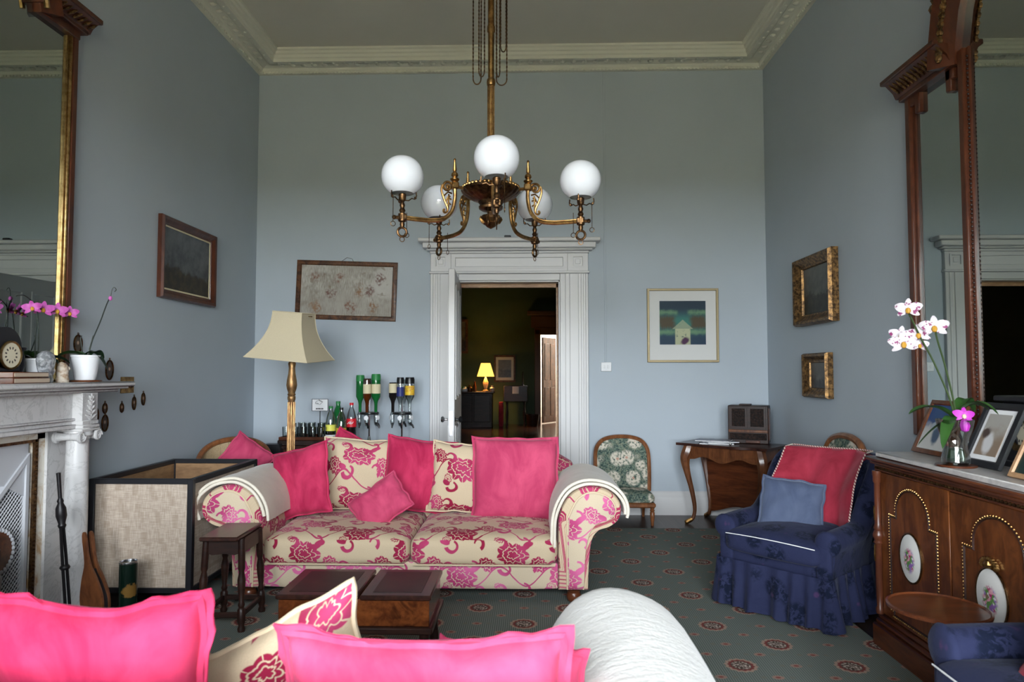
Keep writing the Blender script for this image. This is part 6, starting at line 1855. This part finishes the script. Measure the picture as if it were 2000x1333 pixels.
optic('left chrome optic stand of upturned green and whisky bottles', -1.475, 6.26, [(200, .62, GREENG, None, .5, GREENP, .038), (268, .59, BROWNG, CREAMP, .455, GREYG, .036), (325, .63, GREENG, CREAMP, .455, GREENP, .042), (60, .60, GREYG, REDP, .40, None, .036)])
optic('right chrome optic stand with dark rum and yellow-labelled gin', -1.175, 6.26, [(205, .555, DARKG, CREAMP, .46, None, .037), (270, .60, GREYG, BLUEP, .43, BLACKP, .033), (335, .60, GREYG, YELLOWP, .44, BLACKP, .043), (90, .58, GREYG, None, .43, None, .035)])
# black slope-sided case beside the table
tag(build('black_case', MB().prism([(-2.55, 0), (-2.10, 0), (-2.205, .718), (-2.345, .718), (-2.475, .47)], 5.98, 6.10, 'y'), BLACK, off=(-2.33, 6.04, 0)), 'black slope-shouldered case standing left of the drinks table', 'case').location = (-2.33, 6.04, 0)

# ------------------------------------------------------------------ the hall beyond the door
def hx(px, y): return (px - 1035) * y / 1333
def hz_(py, y): return 1.35 - (py - 728) * y / 1333
o = thing('hall_dresser', 'dark dresser under the lit lamp in the hall beyond', 'dresser', (-1.55, 17.0, 0))
build('carcass', MB().box(-.75, .62, -.28, .28, 0, .84, .01), W_DARK, o); build('top', MB().box(-.80, .67, -.32, .32, .84, .88, .01), W_DARKTOP, o)
for k in range(3): build('door', MB().box(-.70 + k * .44, -.30 + k * .44, -.30, -.28, .14, .80, .01), W_DARK, o)
o = thing('table_lamp', 'lit yellow table lamp glowing in the dark hall', 'lamp', (-1.10, 16.95, .88))
build('base', MB().lathe([(.07, 0), (.08, .02), (.03, .05), (.06, .15), (.07, .22), (.03, .32), (.015, .36)], seg=16), STONE, o)
build('shade', MB().lathe([(.215, .37), (.115, .70)], seg=28, cap=False), LAMPGLOW, o)
pl_ = bpy.data.lights.new('lamp_bulb', 'POINT'); pl_.energy = 14; pl_.color = (1, .62, .22); pl_.shadow_soft_size = .05
plo = bpy.data.objects.new('lamp_bulb', pl_); COL.objects.link(plo); plo.parent = o; plo.location = (0, 0, .56)
for i, (x, h, r, m_, lab) in enumerate(((-1.72, .22, .05, GREENG, 'dark green bottle on the hall dresser'), (-1.48, .16, .07, BRASS_D, 'brass bowl on the hall dresser'), (-1.36, .26, .04, BROWNG, 'brown bottle next to the hall lamp'), (-.93, .15, .06, STONE, 'stoneware jar at the right end of the hall dresser'), (-1.60, .12, .08, CERAM, 'pale dish on the hall dresser'))):
    tag(build('dresser_vessel', MB().lathe([(r * .8, 0), (r, h * .2), (r, h * .55), (r * .45, h * .75), (r * .4, h), (0, h)], seg=14), m_), lab, 'vessel').location = (x, 16.82, .88)
framed('hall_picture', 'framed print hanging right of the hall lamp', 'picture', .56, .70, [(0, 0), (0, .03), (.04, .035), (.05, 0)], W_FRAME, PAINT3, (-.66, 17.88, 1.45), (0, 0, 0), mount=(.34, .46, 0))
framed('hall_picture', 'dark framed picture at the left edge of the doorway view', 'picture', .75, .90, [(0, 0), (0, .03), (.06, .035), (.07, 0)], W_FRAME, PAINT1, (-2.00, 17.88, 2.30), (0, 0, 0))
o = thing('hall_stand', 'little dark side table with turned legs in the hall', 'table', (-.36, 17.3, 0))
build('box', MB().box(-.30, .30, -.2, .2, .62, 1.02, .01), W_DARK, o)
for sx in (-.22, .22):
    for sy in (-.14, .14): build('leg', MB().lathe([(.03, 0), (.02, .1), (.035, .3), (.02, .5), (.03, .62)], (sx, sy, 0), 10), W_DARK, o)
build('notice', MB().box(-.08, .08, -.205, -.20, .82, 1.0), PAPER, o)
build('candlestick', MB().lathe([(.05, 1.02), (.015, 1.05), (.012, 1.35), (.02, 1.36)], (.18, 0, 0), 10), BLACKP, o)
tag(build('red_bundle', MB().rbox(.12, .10, .62, .03, 4, (0, 0, .31)), V_RED, weld=True), 'rolled red bundle standing beside the hall side table', 'bundle').location = (-.72, 17.05, 0)
tag(build('waste_basket', MB().lathe([(.13, 0), (.18, .30), (.17, .30), (.12, .02), (0, .02)], seg=18), W_DARK), 'dark basket on the hall floor near the far door', 'basket').location = (.06, 17.2, 0)
